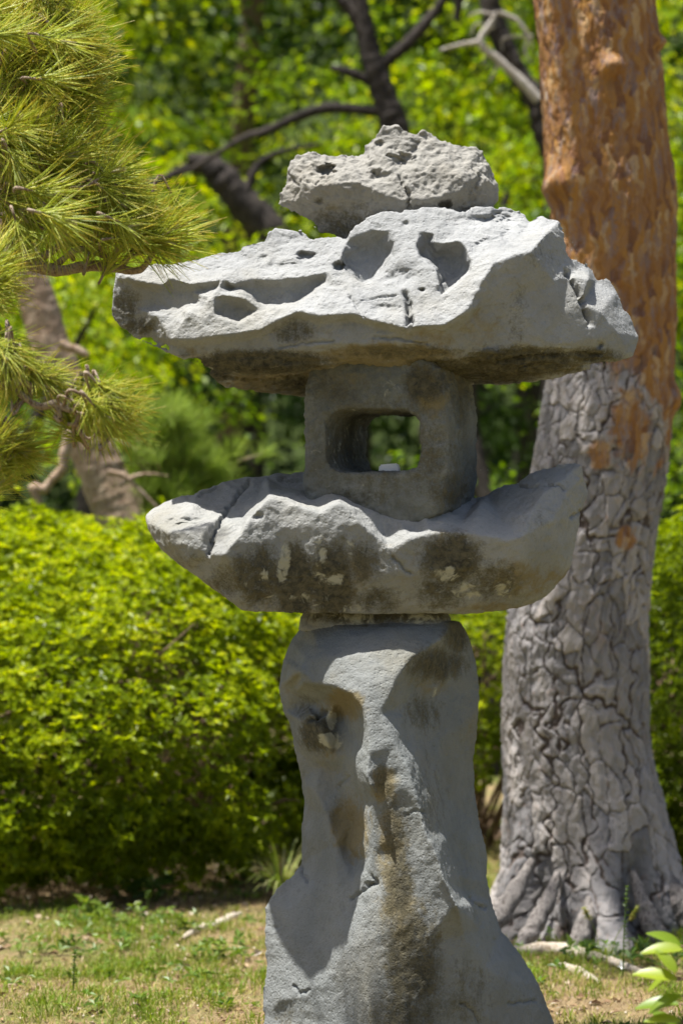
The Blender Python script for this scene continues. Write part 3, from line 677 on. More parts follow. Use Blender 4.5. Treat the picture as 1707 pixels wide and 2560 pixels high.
    hgt = dep * (crack - 1) + dep * .45 * (crnd - .5) * crack + (.0055 - .0028 * orange) * (grnd - .5) * sstep(.0, .12, g2 - g1) + .0042 * fbm(P0 * (1, 1, .6), 34, 3, seed + 11) + .0014 * noise3(P0, 120, seed + 12)
    hgt = hgt + orange * (.0012 * noise3(P0 * (1, 1, .22), 42, seed + 13) + .0022 * noise3(P0 * (1, 1, .35), 110, seed + 14) + .007 * noise3(P0 * (1, 1, .25), 9, seed + 15)) + (1 - orange) * .004 * noise3(P0 * (1, 1, .5), 45, seed + 16)
    for bx, bpy_, br, bh in bumps:
        q = (((px_ - bx) ** 2 + (py_ - bpy_) ** 2) / br ** 2); hgt = hgt + (fy < .35) * bh * np.exp(-q) - (fy < .35) * bh * .5 * np.exp(-(((px_ - bx) ** 2 + (py_ - bpy_ - br * 1.3) ** 2) / (br * .7) ** 2))
    V = np.stack([Cx + fx * (Rr + hgt), yd + fy * (Rr + hgt), Z], 1)
    i = (np.arange(len(zs) - 1)[:, None] * nA + np.arange(nA)[None]); j = np.arange(len(zs) - 1)[:, None] * nA + (np.arange(nA)[None] + 1) % nA
    i, j = i.ravel(), j.ravel(); Q = np.stack([i, j, j + nA, i + nA], 1)
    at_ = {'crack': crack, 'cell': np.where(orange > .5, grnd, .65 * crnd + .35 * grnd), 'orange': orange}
    loc = np.array(root.location)
    taken = np.zeros(len(Q), bool)
    if plates:
        qc = cid[Q]; same = (qc == qc[:, :1]).all(1) & (crack[Q].min(1) > .45) & (fy[Q].max(1) < .12) & (Z[Q].max(1) < orange_z + .25) & (Z[Q].min(1) > 0)
        ids, cnt = np.unique(qc[same, 0], return_counts=True)
        for c in ids[np.argsort(-cnt)][:plates]:
            f = np.where(same & (qc[:, 0] == c))[0]
            if len(f) < 20: continue
            vs, inv = np.unique(Q[f], return_inverse=True)
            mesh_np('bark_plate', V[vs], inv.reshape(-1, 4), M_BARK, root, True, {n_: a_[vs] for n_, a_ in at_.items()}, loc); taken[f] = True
    Q = Q[~taken]
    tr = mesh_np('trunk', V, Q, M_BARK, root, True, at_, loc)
    return tr, lambda z: (np.interp(z, zs, C), np.interp(z, zs, R))

red_pine = tag(empty('pine_tree', tuple(at(1490, 2326, 2.1))), 'thick pine with grey plated bark below and orange flaking bark above, behind the lantern', 'pine tree')
tab = [(-260,1320,1622),(0,1332,1635),(345,1359,1669),(459,1365,1684),(574,1382,1686),(765,1382,1688),(900,1370,1682),(950,1364,1680),(1010,1352,1688),(1090,1339,1680),(1230,1320,1657),(1405,1295,1631),(1510,1273,1620),(1650,1258,1618),(1843,1256,1624),(2037,1258,1665),(2150,1254,1695),(2230,1236,1716),(2300,1218,1745),(2345,1195,1770),(2400,1175,1790)]
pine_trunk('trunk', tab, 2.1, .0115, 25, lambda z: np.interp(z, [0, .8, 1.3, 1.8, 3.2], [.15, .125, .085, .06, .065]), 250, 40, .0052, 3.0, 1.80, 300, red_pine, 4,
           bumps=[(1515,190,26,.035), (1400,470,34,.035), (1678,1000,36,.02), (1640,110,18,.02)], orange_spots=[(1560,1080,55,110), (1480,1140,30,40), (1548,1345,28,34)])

def tube_obj(name, pts, radii, mat, parent=None, seg=8, knob=.15, seed=0, n=None):
    V, F = tube(pts, radii, seg, n, knob, seed)
    return mesh_np(name, V, F, mat, parent, loc=tuple(parent.location) if parent else (0, 0, 0))
def root_path(pp, dz): return [ground_at(x, y) + Vector((0, 0, dz)) for x, y in pp]
tube_obj('surface_root', root_path([(1205,2402),(1279,2390),(1347,2378),(1417,2382),(1471,2394),(1529,2408),(1600,2422),(1680,2430)], .012), [.012,.02,.026,.024,.02,.016,.012,.004], M_ROOT, red_pine, 9, .3, 3, 40)
tube_obj('surface_root', root_path([(1390,2408),(1420,2418),(1448,2430),(1475,2446),(1500,2462)], .004), [.006,.016,.018,.014,.004], M_ROOT, red_pine, 8, .3, 5, 24)
M_GREYBARK = wood_material('grey root bark', (.235, .215, .20), (.33, .30, .275), (.10, .085, .075), 1.6, .02)
for pp, rr_ in [([(1330,2150,1.86),(1290,2225,1.80),(1245,2290,1.74),(1205,2352,1.70),(1160,2400,1.66)], [.012,.03,.036,.03,.01]), ([(1395,2180,1.84),(1365,2260,1.76),(1325,2330,1.70),(1285,2382,1.66)], [.01,.027,.03,.01]), ([(1480,2230,1.80),(1465,2300,1.73),(1440,2362,1.68),(1420,2400,1.66)], [.012,.03,.03,.01]), ([(1580,2180,1.82),(1610,2270,1.76),(1640,2340,1.72),(1665,2400,1.70)], [.01,.028,.033,.012]), ([(1660,2180,1.95),(1700,2260,1.9),(1745,2330,1.85)], [.02,.05,.03])]:
    V, F = tube([at(*q) for q in pp], rr_, 16, 60, .22, int(pp[0][0]))
    mesh_np('root', V, F, M_GREYBARK, red_pine, loc=tuple(red_pine.location))
lr = tube_obj('exposed_root', root_path([(455,2352),(485,2336),(509,2324),(535,2316),(557,2304),(586,2288),(604,2284)], .006), [.006,.014,.017,.019,.018,.014,.005], M_ROOT, None, 9, .3, 7, 44)
tag(lr, 'pale crooked root lying bare on the lawn left of the lantern', 'root')
# ------------------------------------------------------------------ clipped azalea shrubs
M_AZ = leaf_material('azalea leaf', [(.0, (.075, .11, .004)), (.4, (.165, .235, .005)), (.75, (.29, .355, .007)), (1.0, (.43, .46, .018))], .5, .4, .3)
def shrub(name, c, r, top, bottom, dens, label, mat, L=.023, stems=14, seed=0, sparse=0.0, tshift=0.0, cut=None):
    root = tag(empty(name, (c[0], c[1], 0)), label, 'shrub', 'clipped azalea shrubs')
    area = 2 * math.pi * r[0] * r[1] + math.pi * (r[0] + r[1]) * (top - bottom) * .9
    n = int(area * dens)
    # directions on the mound, flattened like a clipped dome
    d = unit(rng.normal(size=(n * 2, 3))); d = d[d[:, 2] > -.62][:n]; n = len(d)
    p = 2.05; q = (np.abs(d) ** p).sum(1) ** (-1 / p)
    S = d * q[:, None]
    zf = .20; zc, hz = bottom + (top - bottom) * zf, (top - bottom) * (1 - zf)
    low = S[:, 2] < 0
    depth = np.abs(rng.normal(0, .035, n)) + (rng.random(n) < .35) * rng.uniform(0, .16, n) - (rng.random(n) < .06) * rng.uniform(0, .07, n)
    X = np.stack([c[0] + S[:, 0] * r[0], c[1] + S[:, 1] * r[1], np.where(low, zc + S[:, 2] / .6 * (zc - bottom), zc + S[:, 2] * hz)], 1)
    N = unit(np.stack([S[:, 0] / r[0], S[:, 1] / r[1], S[:, 2] / hz], 1)) 
    b = .10 * noise3(X, 2.6, seed) + .05 * noise3(X, 7, seed + 1) + .022 * noise3(X, 17, seed + 4)
    C = X + N * (b - depth)[:, None]
    hole = noise3(C, 6, seed + 2) + .5 * noise3(C, 15, seed + 5)
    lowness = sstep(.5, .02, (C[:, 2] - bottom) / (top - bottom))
    keep = hole > (-1.2 + sparse + .8 * lowness)
    if cut:
        qx, qy = to_px(C); w = sstep(0, 150, qx - cut[0] + 40 * noise3(C, 5, 66)) * sstep(-40, 160, qy - cut[1] + 60 * noise3(C, 5, 67)) * (C[:, 1] < c[1]); keep &= rng.random(len(C)) > .97 * w
    C, N, depth = C[keep], N[keep], depth[keep]; lw = lowness[keep]
    ax = unit(N * .7 + (0, 0, .55) + rng.normal(0, .35, C.shape))
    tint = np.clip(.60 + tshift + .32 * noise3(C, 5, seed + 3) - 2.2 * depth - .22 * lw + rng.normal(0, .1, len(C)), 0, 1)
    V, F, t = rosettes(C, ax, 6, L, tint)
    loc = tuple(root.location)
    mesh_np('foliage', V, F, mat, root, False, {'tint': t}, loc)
    parts = []
    for s in range(stems):
        a = rng.uniform(0, 6.28); rr_ = rng.uniform(.1, .55); e = rng.uniform(.5, .98); a2 = a + rng.normal(0, .5)
        base = (c[0] + math.cos(a) * r[0] * rr_ * .6, c[1] + math.sin(a) * r[1] * rr_ * .6 - .1, -.02)
        tip = (c[0] + math.cos(a2) * r[0] * e, c[1] + math.sin(a2) * r[1] * e, rng.uniform(bottom + .1, top * .8))
        m1 = ((base[0] * .6 + tip[0] * .4) + rng.normal(0, .05), (base[1] * .6 + tip[1] * .4) + rng.normal(0, .05), tip[2] * .35 + rng.normal(0, .04))
        parts.append(tube([base, m1, tip], [.013, .009, .003], 5, 9, .2, s))
        for w in range(5):
            f = rng.uniform(.35, .95); q0 = np.array(m1) * (1 - f) + np.array(tip) * f
            q1 = q0 + np.array((rng.normal(0, .12), rng.normal(0, .12) - .03, rng.uniform(-.02, .18)))
            parts.append(tube([q0, (q0 + q1) / 2 + rng.normal(0, .015, 3), q1], [.005, .0035, .0015], 4, 6))
    V, F = join(parts); mesh_np('stem', V, F, M_TWIG, root, loc=loc)
    return root
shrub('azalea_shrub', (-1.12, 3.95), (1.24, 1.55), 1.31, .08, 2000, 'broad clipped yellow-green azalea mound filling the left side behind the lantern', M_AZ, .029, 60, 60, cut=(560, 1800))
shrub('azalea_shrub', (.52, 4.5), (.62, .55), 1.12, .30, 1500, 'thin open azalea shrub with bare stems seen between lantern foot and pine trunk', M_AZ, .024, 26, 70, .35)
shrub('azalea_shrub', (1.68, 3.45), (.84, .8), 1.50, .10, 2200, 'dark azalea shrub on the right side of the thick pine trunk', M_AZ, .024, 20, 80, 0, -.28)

# ------------------------------------------------------------------ lawn
M_GRASS = leaf_material('lawn grass', [(0, (.36, .28, .14)), (.3, (.36, .33, .10)), (.5, (.20, .26, .03)), (1, (.12, .21, .02))], .35, .5, .3)
M_WEED = leaf_material('broad weed leaf', [(0, (.05, .10, .015)), (.5, (.09, .16, .02)), (1, (.16, .22, .03))], .3, .45, .4)
def blades(x, y, h, w, lean, tint):
    n = len(x); z = ground_z(x, y) - .003; a = rng.uniform(0, 6.28, n); b = rng.uniform(0, 6.28, n)
    S = np.stack([np.cos(a), np.sin(a), 0 * a], 1) * (w / 2)[:, None]; Ld = np.stack([np.cos(b), np.sin(b), 0 * b], 1) * (lean * h)[:, None]
    B = np.stack([x, y, z], 1); up = np.array((0, 0, 1.))
    m = B + Ld * .35 + up * (h * .6)[:, None]; t = B + Ld + up * (h * (1 - .35 * np.minimum(lean, 1.5)))[:, None]
    V = np.stack([B - S, B + S, m + S * .75, m - S * .75, t], 1).reshape(-1, 3); i = np.arange(n)[:, None] * 5
    F = np.stack([i + (0, 1, 2), i + (0, 2, 3), i + (3, 2, 4)], 1).reshape(-1, 3)
    return V, F, np.repeat(tint, 5)
def lawn():
    n = 150000
    y = rng.uniform(.2, 5.5, n); x = rng.uniform(-1, 1, n) * (7 + y) * .14 + rng.normal(0, .02, n)
    P = np.stack([x, y, 0 * x], 1)
    pat = .6 * noise3(P, 2.2, 90) + .45 * noise3(P, 7, 91) + .3 * noise3(P, 20, 92)
    under = np.exp(-(((x + 1.12) / 1.15) ** 2 + ((y - 3.5) / .95) ** 2) ** 2) + np.exp(-(((x - 1.7) / .9) ** 2 + ((y - 3.35) / .8) ** 2) ** 2)
    keep = (rng.random(n) < sstep(-.4, .4, pat) * .85 + .06) & (rng.random(n) > under * 1.2)
    x, y, pat = x[keep], y[keep], pat[keep]; n = len(x)
    tint = np.clip(.36 + .85 * pat + rng.normal(0, .2, n), 0, 1); dry = tint < .4
    h = np.where(dry, rng.uniform(.012, .035, n), rng.uniform(.015, .05, n) * (1 + .8 * np.clip(pat, 0, 1)))
    lean = np.where(dry, rng.uniform(.8, 2.2, n), rng.uniform(.1, .9, n))
    V, F, t = blades(x, y, h, rng.uniform(.0022, .005, n), lean, tint)
    tag(mesh_np('grass', V, F, M_GRASS, None, False, {'tint': t}), 'short patchy lawn grass, half green half straw', kind='stuff')
    m = 26000; y = rng.uniform(.2, 5, m); x = rng.uniform(-1, 1, m) * (7 + y) * .14
    V, F, t = blades(x, y, rng.uniform(.02, .045, m), rng.uniform(.0012, .002, m), rng.uniform(1.6, 2.4, m), rng.random(m))
    t2_ = NT('dry needle'); nm_ = t2_.out(t2_.princ(t2_.ramp(t2_.attr('tint'), [(0, (.16, .095, .05)), (.5, (.30, .20, .10)), (1, (.42, .33, .19))]), .8).outputs[0])
    tag(mesh_np('needle_litter', V, F, nm_, None, False, {'tint': t}), 'dry brown pine needles strewn through the lawn', kind='stuff')
    # low broad-leaved weeds in the lawn
    m = 900; y = rng.uniform(.3, 4.2, m); x = rng.uniform(-1, 1, m) * (7 + y) * .135
    P = np.stack([x, y, 0 * x], 1); k = noise3(P, 2.5, 95) + .4 * noise3(P, 8, 96) > .12; x, y = x[k], y[k]; m = len(x)
    C = np.stack([x, y, ground_z(x, y) + rng.uniform(.004, .03, m)], 1)
    V, F, t = rosettes(C, unit(np.tile((0, 0, 1.), (m, 1)) + rng.normal(0, .2, (m, 3))), 5, .03, rng.uniform(.2, 1, m), 1.1)
    tag(mesh_np('ground_cover', V, F, M_WEED, None, False, {'tint': t}), 'small clover-like weeds dotted through the lawn', kind='stuff')
    # fallen leaves and needles
    t_ = NT('dry leaf'); lm = t_.out(t_.princ(t_.ramp(t_.attr('tint'), [(0, (.16, .09, .05)), (.5, (.30, .20, .11)), (1, (.45, .40, .33))]), .8).outputs[0])
    m = 4500; y = rng.uniform(.3, 4.5, m); x = rng.uniform(-1, 1, m) * (7 + y) * .135
    C = np.stack([x, y, ground_z(x, y) + .006], 1); d = rng.normal(size=(m, 3)) * (1, 1, .15); L = .010 + .035 * rng.random(m) ** 3
    V, F, t = leaves(C, d, np.tile((0, 0, 1.), (m, 1)) + rng.normal(0, .3, (m, 3)), L, L * .5, rng.random(m))
    tag(mesh_np('leaf_litter', V, F, lm, None, False, {'tint': t}), 'dry fallen leaves scattered on the lawn and under the shrubs', kind='stuff')
lawn()

# ------------------------------------------------------------------ long needled pine boughs from the left
def needle_material(name, stops, tip):
    return leaf_material(name, stops, .45, .42, .35, tip)
M_NEEDLE = needle_material('pine needle', [(0, (.26, .33, .045)), (.45, (.45, .50, .075)), (.8, (.60, .58, .14)), (.9, (.42, .42, .14)), (1, (.46, .42, .28))], (.44, .36, .06))
def tuft_mesh(seed, n=60, L=.118, r=.00105, spread=(12, 66)):
    g = np.random.default_rng(seed); V, F, T, K = [], [], [], []
    for k in range(n):
        s = g.uniform(-.055, 0); a = g.uniform(0, 2 * np.pi); th = rad(g.uniform(*spread)) * (1 if s < -.01 else .6)
        d = np.array((math.sin(th) * math.cos(a), math.sin(th) * math.sin(a), math.cos(th))); l = L * g.uniform(.7, 1.12)
        up = np.cross(d, g.normal(size=3)); up /= np.linalg.norm(up); w = np.cross(d, up); bend = g.normal(0, .07) * l
        tint = np.clip(g.normal(.42, .22), 0, .8); o = len(V) 
        for f, rr_ in ((0, 1.0), (.55, 1.0), (1, .35)):
            c = np.array((0, 0, s)) + d * l * f + up * bend * f * f
            for q in range(3):
                e = 2 * np.pi * q / 3; V.append(c + r * rr_ * (math.cos(e) * up + math.sin(e) * w)); T.append(tint); K.append(f * (1.0 if g.random() < .8 else 0) * (1 if tint > .3 else .5))
        for m in range(2):
            for q in range(3): j = (q + 1) % 3; F.append((o + m * 3 + q, o + m * 3 + j, o + m * 3 + 3 + j, o + m * 3 + 3 + q))
    for b in range(3):   # candles of new growth
        d = unit(np.array((g.normal(0, .25), g.normal(0, .25), 1.0))); o = len(V); u = unit(np.cross(d, (1, .2, 0))); w = np.cross(d, u)
        for f, rr_ in ((0, .0028), (.5, .0032), (1, .0008)):
            for q in range(4): e = 2 * np.pi * q / 4; V.append(d * f * .035 + rr_ * (math.cos(e) * u + math.sin(e) * w)); T.append(.97); K.append(0)
        for m in range(2):
            for q in range(4): j = (q + 1) % 4; F.append((o + m * 4 + q, o + m * 4 + j, o + m * 4 + 4 + j, o + m * 4 + 4 + q))
    return np.array(V), np.array(F), {'tint': np.array(T), 'tip': np.array(K)}
def tuft_protos(n, **kw):
    out = []
    for s in range(n):
        V, F, a = tuft_mesh(100 + s, **kw); o = mesh_np('needle_tuft', V, F, M_NEEDLE, None, True, a); out.append(o.data); bpy.data.objects.remove(o)
    return out
TUFTS = tuft_protos(7)
def place_tuft(parent, pos, d, scale, meshes):
    o = bpy.data.objects.new('needle_tuft', meshes[int(rng.integers(len(meshes)))]); COL.objects.link(o); o.parent = parent
    o.location = Vector(pos) - parent_origin(parent); o.rotation_euler = (Vector(tuple(d)).to_track_quat('Z', 'Y') @ Matrix.Rotation(rng.uniform(0, 6.28), 3, 'Z').to_quaternion()).to_euler()
    o.scale = (scale,) * 3; return o
def parent_origin(p):
    v = Vector((0, 0, 0))
    while p is not None: v += p.location; p = p.parent
    return v
left_pine = tag(empty('pine_tree', (-1.75, -.2, 0)), 'pine whose long-needled boughs reach in from the left edge near the roof stone', 'pine tree')
V, F = tube([(-1.75, -.2, -.1), (-1.72, -.2, 1.2), (-1.62, -.25, 2.4), (-1.55, -.2, 3.6)], [.12, .10, .08, .04], 14, 50, .12, 3)
mesh_np('trunk', V, F, M_PINETWIG, left_pine, loc=tuple(left_pine.location))
def bough(limbs, tufts, fill, y0):
    """limbs: list of (points (px, py, dy), radii); tufts: (px, py, angle in the picture, scale); fill: (x0, x1, y0, y1, n, angle, spread)"""
    parts = []; skeleton = []
    for pts, rads in limbs:
        P = [at(x, y, y0 + dy) for x, y, dy in pts]; parts.append(tube(P, rads, 7, len(P) * 7, .28, int(pts[0][0]) & 63)); skeleton += list(smooth_path(P, 30))
    sk = np.array(skeleton)
    allt = [(x, y, a, s, rng.normal(0, .05)) for x, y, a, s in tufts]
    for x0, x1, ya, yb, n, ang, sp in fill:
        for _ in range(n): allt.append((rng.uniform(x0, x1), rng.uniform(ya, yb), rng.normal(ang, sp), rng.uniform(.85, 1.15), rng.normal(0, .11)))
    br = None; tl = []
    for x, y, a, s, dy in allt:
        p = at(x, y, y0 + dy); d = unit(np.array((math.cos(rad(a)), rng.normal(0, .35), -math.sin(rad(a)))))
        q = np.array(p) - d * .07; tl.append((p, d, s))
        j = np.argmin(np.linalg.norm(sk - q, axis=1)); tgt = sk[j]
        if np.linalg.norm(tgt - q) > .16: tgt = q + unit(tgt - q) * .16
        parts.append(tube([q + (tgt - q) * min(1, .09 / (np.linalg.norm(tgt - q) + 1e-6)), q, np.array(p) - d * .02], [.0036, .0036, .0026], 5, 9, .25, 5))
    V, F = join(parts)
    br = mesh_np('bough', V, F, M_PINETWIG, left_pine, loc=tuple(left_pine.location))
    for p, d, s in tl: place_tuft(br, p, d, s, TUFTS)
    return br
# upper bough
bough([([(-700,150,.1),(-300,190,0),(0,215,0),(90,220,0),(160,200,0),(190,180,0)], [.03,.022,.015,.011,.007,.004]), ([(-300,190,0),(-100,90,.05),(40,60,.05),(120,20,.05)], [.02,.013,.009,.004]), ([(0,270,0),(50,255,0),(120,270,0),(180,300,0)], [.009,.008,.006,.004])],
      [(165,60,10,1.05),(190,95,-5,1.1),(205,150,-2,1.1),(205,190,-15,1.1),(190,235,-28,1.1),(200,270,-35,1.15),(180,290,-48,1.1),(205,120,5,1),(150,20,25,1),(140,-10,40,1),(120,130,5,1),(110,200,-20,1),(60,40,15,1),(70,120,-5,1),(80,260,-30,1),(20,150,0,1)],
      [(-60,165,-60,290,30,-5,45), (60,190,0,240,10,-5,30)], -.62)
# long bough over the roof stone
bough([([(-700,560,.1),(-300,620,0),(-40,655,0),(80,662,0),(150,676,0),(220,664,0),(300,672,0),(345,676,0),(370,655,0),(385,625,0)], [.034,.026,.019,.016,.014,.0125,.011,.0095,.007,.004]), ([(60,655,0),(110,640,0),(150,610,0),(170,580,0)], [.011,.01,.007,.004]), ([(130,672,0),(190,625,0),(240,630,0),(290,655,0)], [.008,.007,.008,.008]), ([(300,672,0),(330,630,0),(350,600,0)], [.008,.006,.004]), ([(30,660,0),(35,600,0),(25,540,0),(30,500,0)], [.011,.009,.007,.004]), ([(90,560,0),(150,510,0),(170,460,0)], [.006,.005,.003]), ([(200,575,0),(245,555,0),(255,530,0)], [.006,.005,.003])],
      [(395,600,-8,1.2),(400,575,6,1.2),(410,590,-14,1.2),(400,610,-25,1.15),(380,560,12,1.15),(440,500,55,.6),(355,560,-5,1.15),(350,520,35,1),(300,470,30,1.05),(320,500,15,1.05),(330,590,-10,1.1),(260,420,-12,1),(240,400,-20,1.1),(180,400,-3,1.05),(165,390,-12,1.1),(250,540,30,1),(170,580,5,1),(175,580,-100,.75),(230,610,-75,1.05),(285,640,-60,1.05),(140,470,20,1),(90,480,15,1),(30,500,70,1),(25,480,10,1.1),(50,420,0,1),(300,560,-35,1),(250,600,-20,1)],
      [(-60,330,350,600,32,10,45), (-60,150,300,420,15,0,45), (180,380,480,600,8,10,30)], -.72)
# lower, nearer boughs, out of focus
bough([([(-500,1000,0),(-150,985,0),(20,960,0),(70,960,0),(75,990,.02),(60,1000,0)], [.02,.014,.011,.009,.008,.005]), ([(20,960,0),(95,1015,0),(140,1010,0),(150,1050,0),(135,1040,0)], [.009,.008,.008,.006,.004]), ([(140,1010,0),(200,1035,0),(260,1030,0),(280,1045,0)], [.008,.007,.006,.004]), ([(200,1035,0),(190,1060,0),(170,1060,0)], [.006,.005,.004])],
      [(250,1010,25,.95),(262,1020,5,.95),(270,1035,-15,.9),(280,1040,-45,1.0),(300,1060,-52,.9),(205,1040,-75,.9),(170,1062,-130,1.0),(240,990,75,.95),(265,985,60,.85),(215,1000,95,.8),(130,955,30,.9),(90,925,45,.9),(60,900,60,.9),(20,900,95,.9),(10,930,120,.8),(30,960,-95,.9),(70,970,-60,.8),(120,940,5,.8),(0,880,35,.9),(40,880,75,.9)],
      [(-80,40,870,970,8,40,60), (200,290,985,1040,8,10,60)], -1.05)
bough([([(-500,1090,0),(-200,1130,0),(-40,1145,0),(15,1140,0),(45,1130,0)], [.018,.013,.009,.007,.004]), ([(-200,760,0),(-80,720,0),(-30,700,0)], [.012,.008,.005])],
      [(45,1125,5,.95),(40,1140,-12,.95),(20,1150,-50,.9),(30,1110,60,.9),(-10,1160,-90,.9),(0,1120,100,.9),(50,1130,25,.8),(-10,1220,-40,.8),(-20,700,-25,1),(-10,680,0,1),(-30,720,-45,1),(-20,740,-70,1)],
      [(-90,0,1080,1180,8,0,70), (-90,-10,640,760,10,-20,50)], -.95)
# ------------------------------------------------------------------ leaning pine far left, and a young pine behind the tray
lean = tag(empty('pine_tree', tuple(at(480, 2110, 4.5))), 'leaning pine with pinkish brown trunk behind the left boughs', 'pine tree')
M_PINK = wood_material('pink pine bark', (.36, .255, .175), (.45, .35, .265), (.20, .125, .08), 1.6, .012)
LP = [at(x, y, 4.5) for x, y in [(520,2160),(470,1900),(400,1600),(316,1323),(262,1197),(215,1080),(165,970),(125,860),(97,762),(60,653),(20,522),(-60,330),(-120,50)]]
V, F = tube(LP, [.135,.13,.125,.112,.098,.092,.088,.082,.078,.074,.07,.062,.05], 26, 260, .05, 9)
mesh_np('trunk', V, F, M_PINK, lean, loc=tuple(lean.location))
def limb(pts, rads, y, par, mat, seed): return tube_obj('limb', [at(x, yy, y) for x, yy in pts], rads, mat, par, 9, .25, seed, 44)
limb([(190,1060),(168,1110),(160,1145),(155,1175),(130,1200),(108,1224),(84,1216),(93,1245),(96,1275),(82,1300),(70,1340)], [.03,.024,.022,.021,.02,.021,.02,.018,.017,.014,.01], 4.3, lean, M_PINK, 3)
limb([(150,862),(180,870),(205,880),(221,888)], [.022,.018,.016,.01], 4.3, lean, M_PINK, 4)
limb([(270,1180),(310,1190),(350,1225),(400,1275)], [.014,.012,.010,.006], 4.3, lean, M_PINK, 5)
limb([(300,1215),(340,1190),(380,1185),(420,1190)], [.01,.008,.006,.003], 4.3, lean, M_PINK, 6)
limb([(-120,90),(40,-200),(300,-420)], [.04,.03,.012], 4.5, lean, M_PINK, 7)
limb([(-60,330),(-400,100),(-700,-100)], [.04,.03,.012], 4.5, lean, M_PINK, 8)
for sx, sy in []:
    for _ in range(5): place_tuft(lean, at(sx + rng.normal(0, 60), sy + rng.normal(0, 50), 4.5 + rng.normal(0, .15)), unit(rng.normal(size=3) + (0, 0, .5)), 1.6, TUFTS)

M_SOFT = leaf_material('young pine needle', [(0, (.18, .27, .04)), (.5, (.33, .43, .08)), (.85, (.48, .56, .16)), (1, (.5, .52, .25))], .5, .5, .2)
SOFT = []
for me_ in TUFTS[:4]:
    m2 = me_.copy(); m2.materials[0] = M_SOFT; SOFT.append(m2)
young = tag(empty('young_pine', tuple(at(400, 2120, 4.6))), 'soft blurred young pine with pale green shoots between leaning trunk and tray stone', 'young pine')
parts = [tube([at(400, 2120, 4.6), at(410, 1600, 4.6), at(400, 1300, 4.6), at(430, 1060, 4.6)], [.03, .02, .013, .004], 8, 30, .2, 2)]
yt = []
for _ in range(210):
    f = rng.uniform(0, 1); x = rng.normal(430, 62) + 40 * (f - .5); y = 1020 + 300 * f
    if y < 1130 and x > 500: continue
    a = rng.uniform(20, 150) if x < 430 else rng.uniform(20, 95); p = at(x, y, 4.6 + rng.normal(0, .12)); yt.append((p, unit(np.array((math.cos(rad(a)) * .6, rng.normal(0, .4), 1.0))), rng.uniform(.8, 1.15)))
    parts.append(tube([np.array(p) - (np.array(p) - np.array(at(410, y + 70, 4.6))) * .8, p], [.006, .003], 4, 5))
V, F = join(parts); mesh_np('branch', V, F, M_PINK, young, loc=tuple(young.location))
for p, d, s in yt: place_tuft(young, p, d, s, SOFT)

# crown of the thick red pine, high above the picture: its shade dapples the trunk
def crown(root, spots):
    parts = []; ts = []
    for x, y, z, rr_, n in spots:
        kx = .62
        parts.append(tube([(kx + .1, 2.1, z - .9), ((x + kx) / 2, (y + 2.1) / 2, z - .25), (x, y, z)], [.05, .03, .01], 7, 16, .2, 1))
        for _ in range(n): ts.append(((x + rng.normal(0, rr_), y + rng.normal(0, rr_ * .7), z + rng.normal(0, rr_ * .35)), unit(rng.normal(size=3) + (0, 0, .7)), rng.uniform(1.2, 1.7)))
    V, F = join(parts); mesh_np('limb', V, F, M_PINETWIG, root, loc=tuple(root.location))
    for p, d, s in ts: place_tuft(root, p, d, s, TUFTS)
crown(red_pine, [(-.55, 1.5, 4.8, .26, 26), (-.1, 1.75, 4.7, .24, 24), (.25, 1.5, 5.0, .28, 26), (.1, 2.2, 5.4, .35, 26), (-.9, 2.0, 5.3, .3, 22), (.9, 2.2, 5.2, .4, 40), (.5, 1.3, 4.4, .16, 12), (.3, 2.7, 5.0, .4, 40), (-.2, 1.4, 5.6, .25, 20)])

# ------------------------------------------------------------------ broad-leaved trees behind
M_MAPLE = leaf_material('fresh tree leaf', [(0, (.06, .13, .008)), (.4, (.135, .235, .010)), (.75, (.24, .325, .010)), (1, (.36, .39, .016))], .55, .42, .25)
M_WOODS = leaf_material('shade-darkened wood leaf', [(0, (.010, .026, .005)), (.5, (.032, .066, .010)), (1, (.075, .125, .016))], .4, .5, .2)  # leaf colour lowered to stand in for shade over the wood
def sprays(C, R, per, L, tint, flat=.28):
    n = len(C); k = per
    off = rng.normal(size=(n, k, 3)) * R[:, None, None] * (.55, .55, .55 * flat)
    P = C[:, None] + off; P[..., 2] -= .35 * (off[..., 0] ** 2 + off[..., 1] ** 2) / R[:, None]
    d = unit(off * (1, 1, .2) + rng.normal(0, .25, off.shape) * R[:, None, None] + (0, 0, -.12)); nn = unit(rng.normal(0, .42, off.shape) + (0, -.12, 1))
    ll = L * rng.uniform(.6, 1.2, (n, k)); tt = np.clip(tint[:, None] + rng.normal(0, .14, (n, k)), 0, 1)
    return leaves(P.reshape(-1, 3), d.reshape(-1, 3), nn.reshape(-1, 3), ll.ravel(), ll.ravel() * .62, tt.ravel(), .12, .2)
def tree(name, label, cat, base, trunk_paths, spots, per, L, mat, wood, group=None, dead=()):
    """trunk_paths: list of (points, radii); spots: centres, radii, tints of the leaf sprays"""
    root = tag(empty(name, base), label, cat, group)
    nm = 'trunk'
    for s, (pts, rads) in enumerate(trunk_paths):
        V, F = tube(pts, rads, 12, len(pts) * 10, .16, s + 3); mesh_np(nm, V, F, wood, root, loc=base); nm = 'limb'
    for s, (pts, rads) in enumerate(dead):
        V, F = tube(pts, rads, 6, len(pts) * 6, .2, s + 3); mesh_np('dead_limb', V, F, M_DEADWOOD, root, loc=base)
    C, R, t = spots
    V, F, tt = sprays(C, R, per, L, t); mesh_np('foliage', V, F, mat, root, False, {'tint': tt}, base)
    return root
def A(y, *pp): return [at(a, b, y) for a, b in pp]
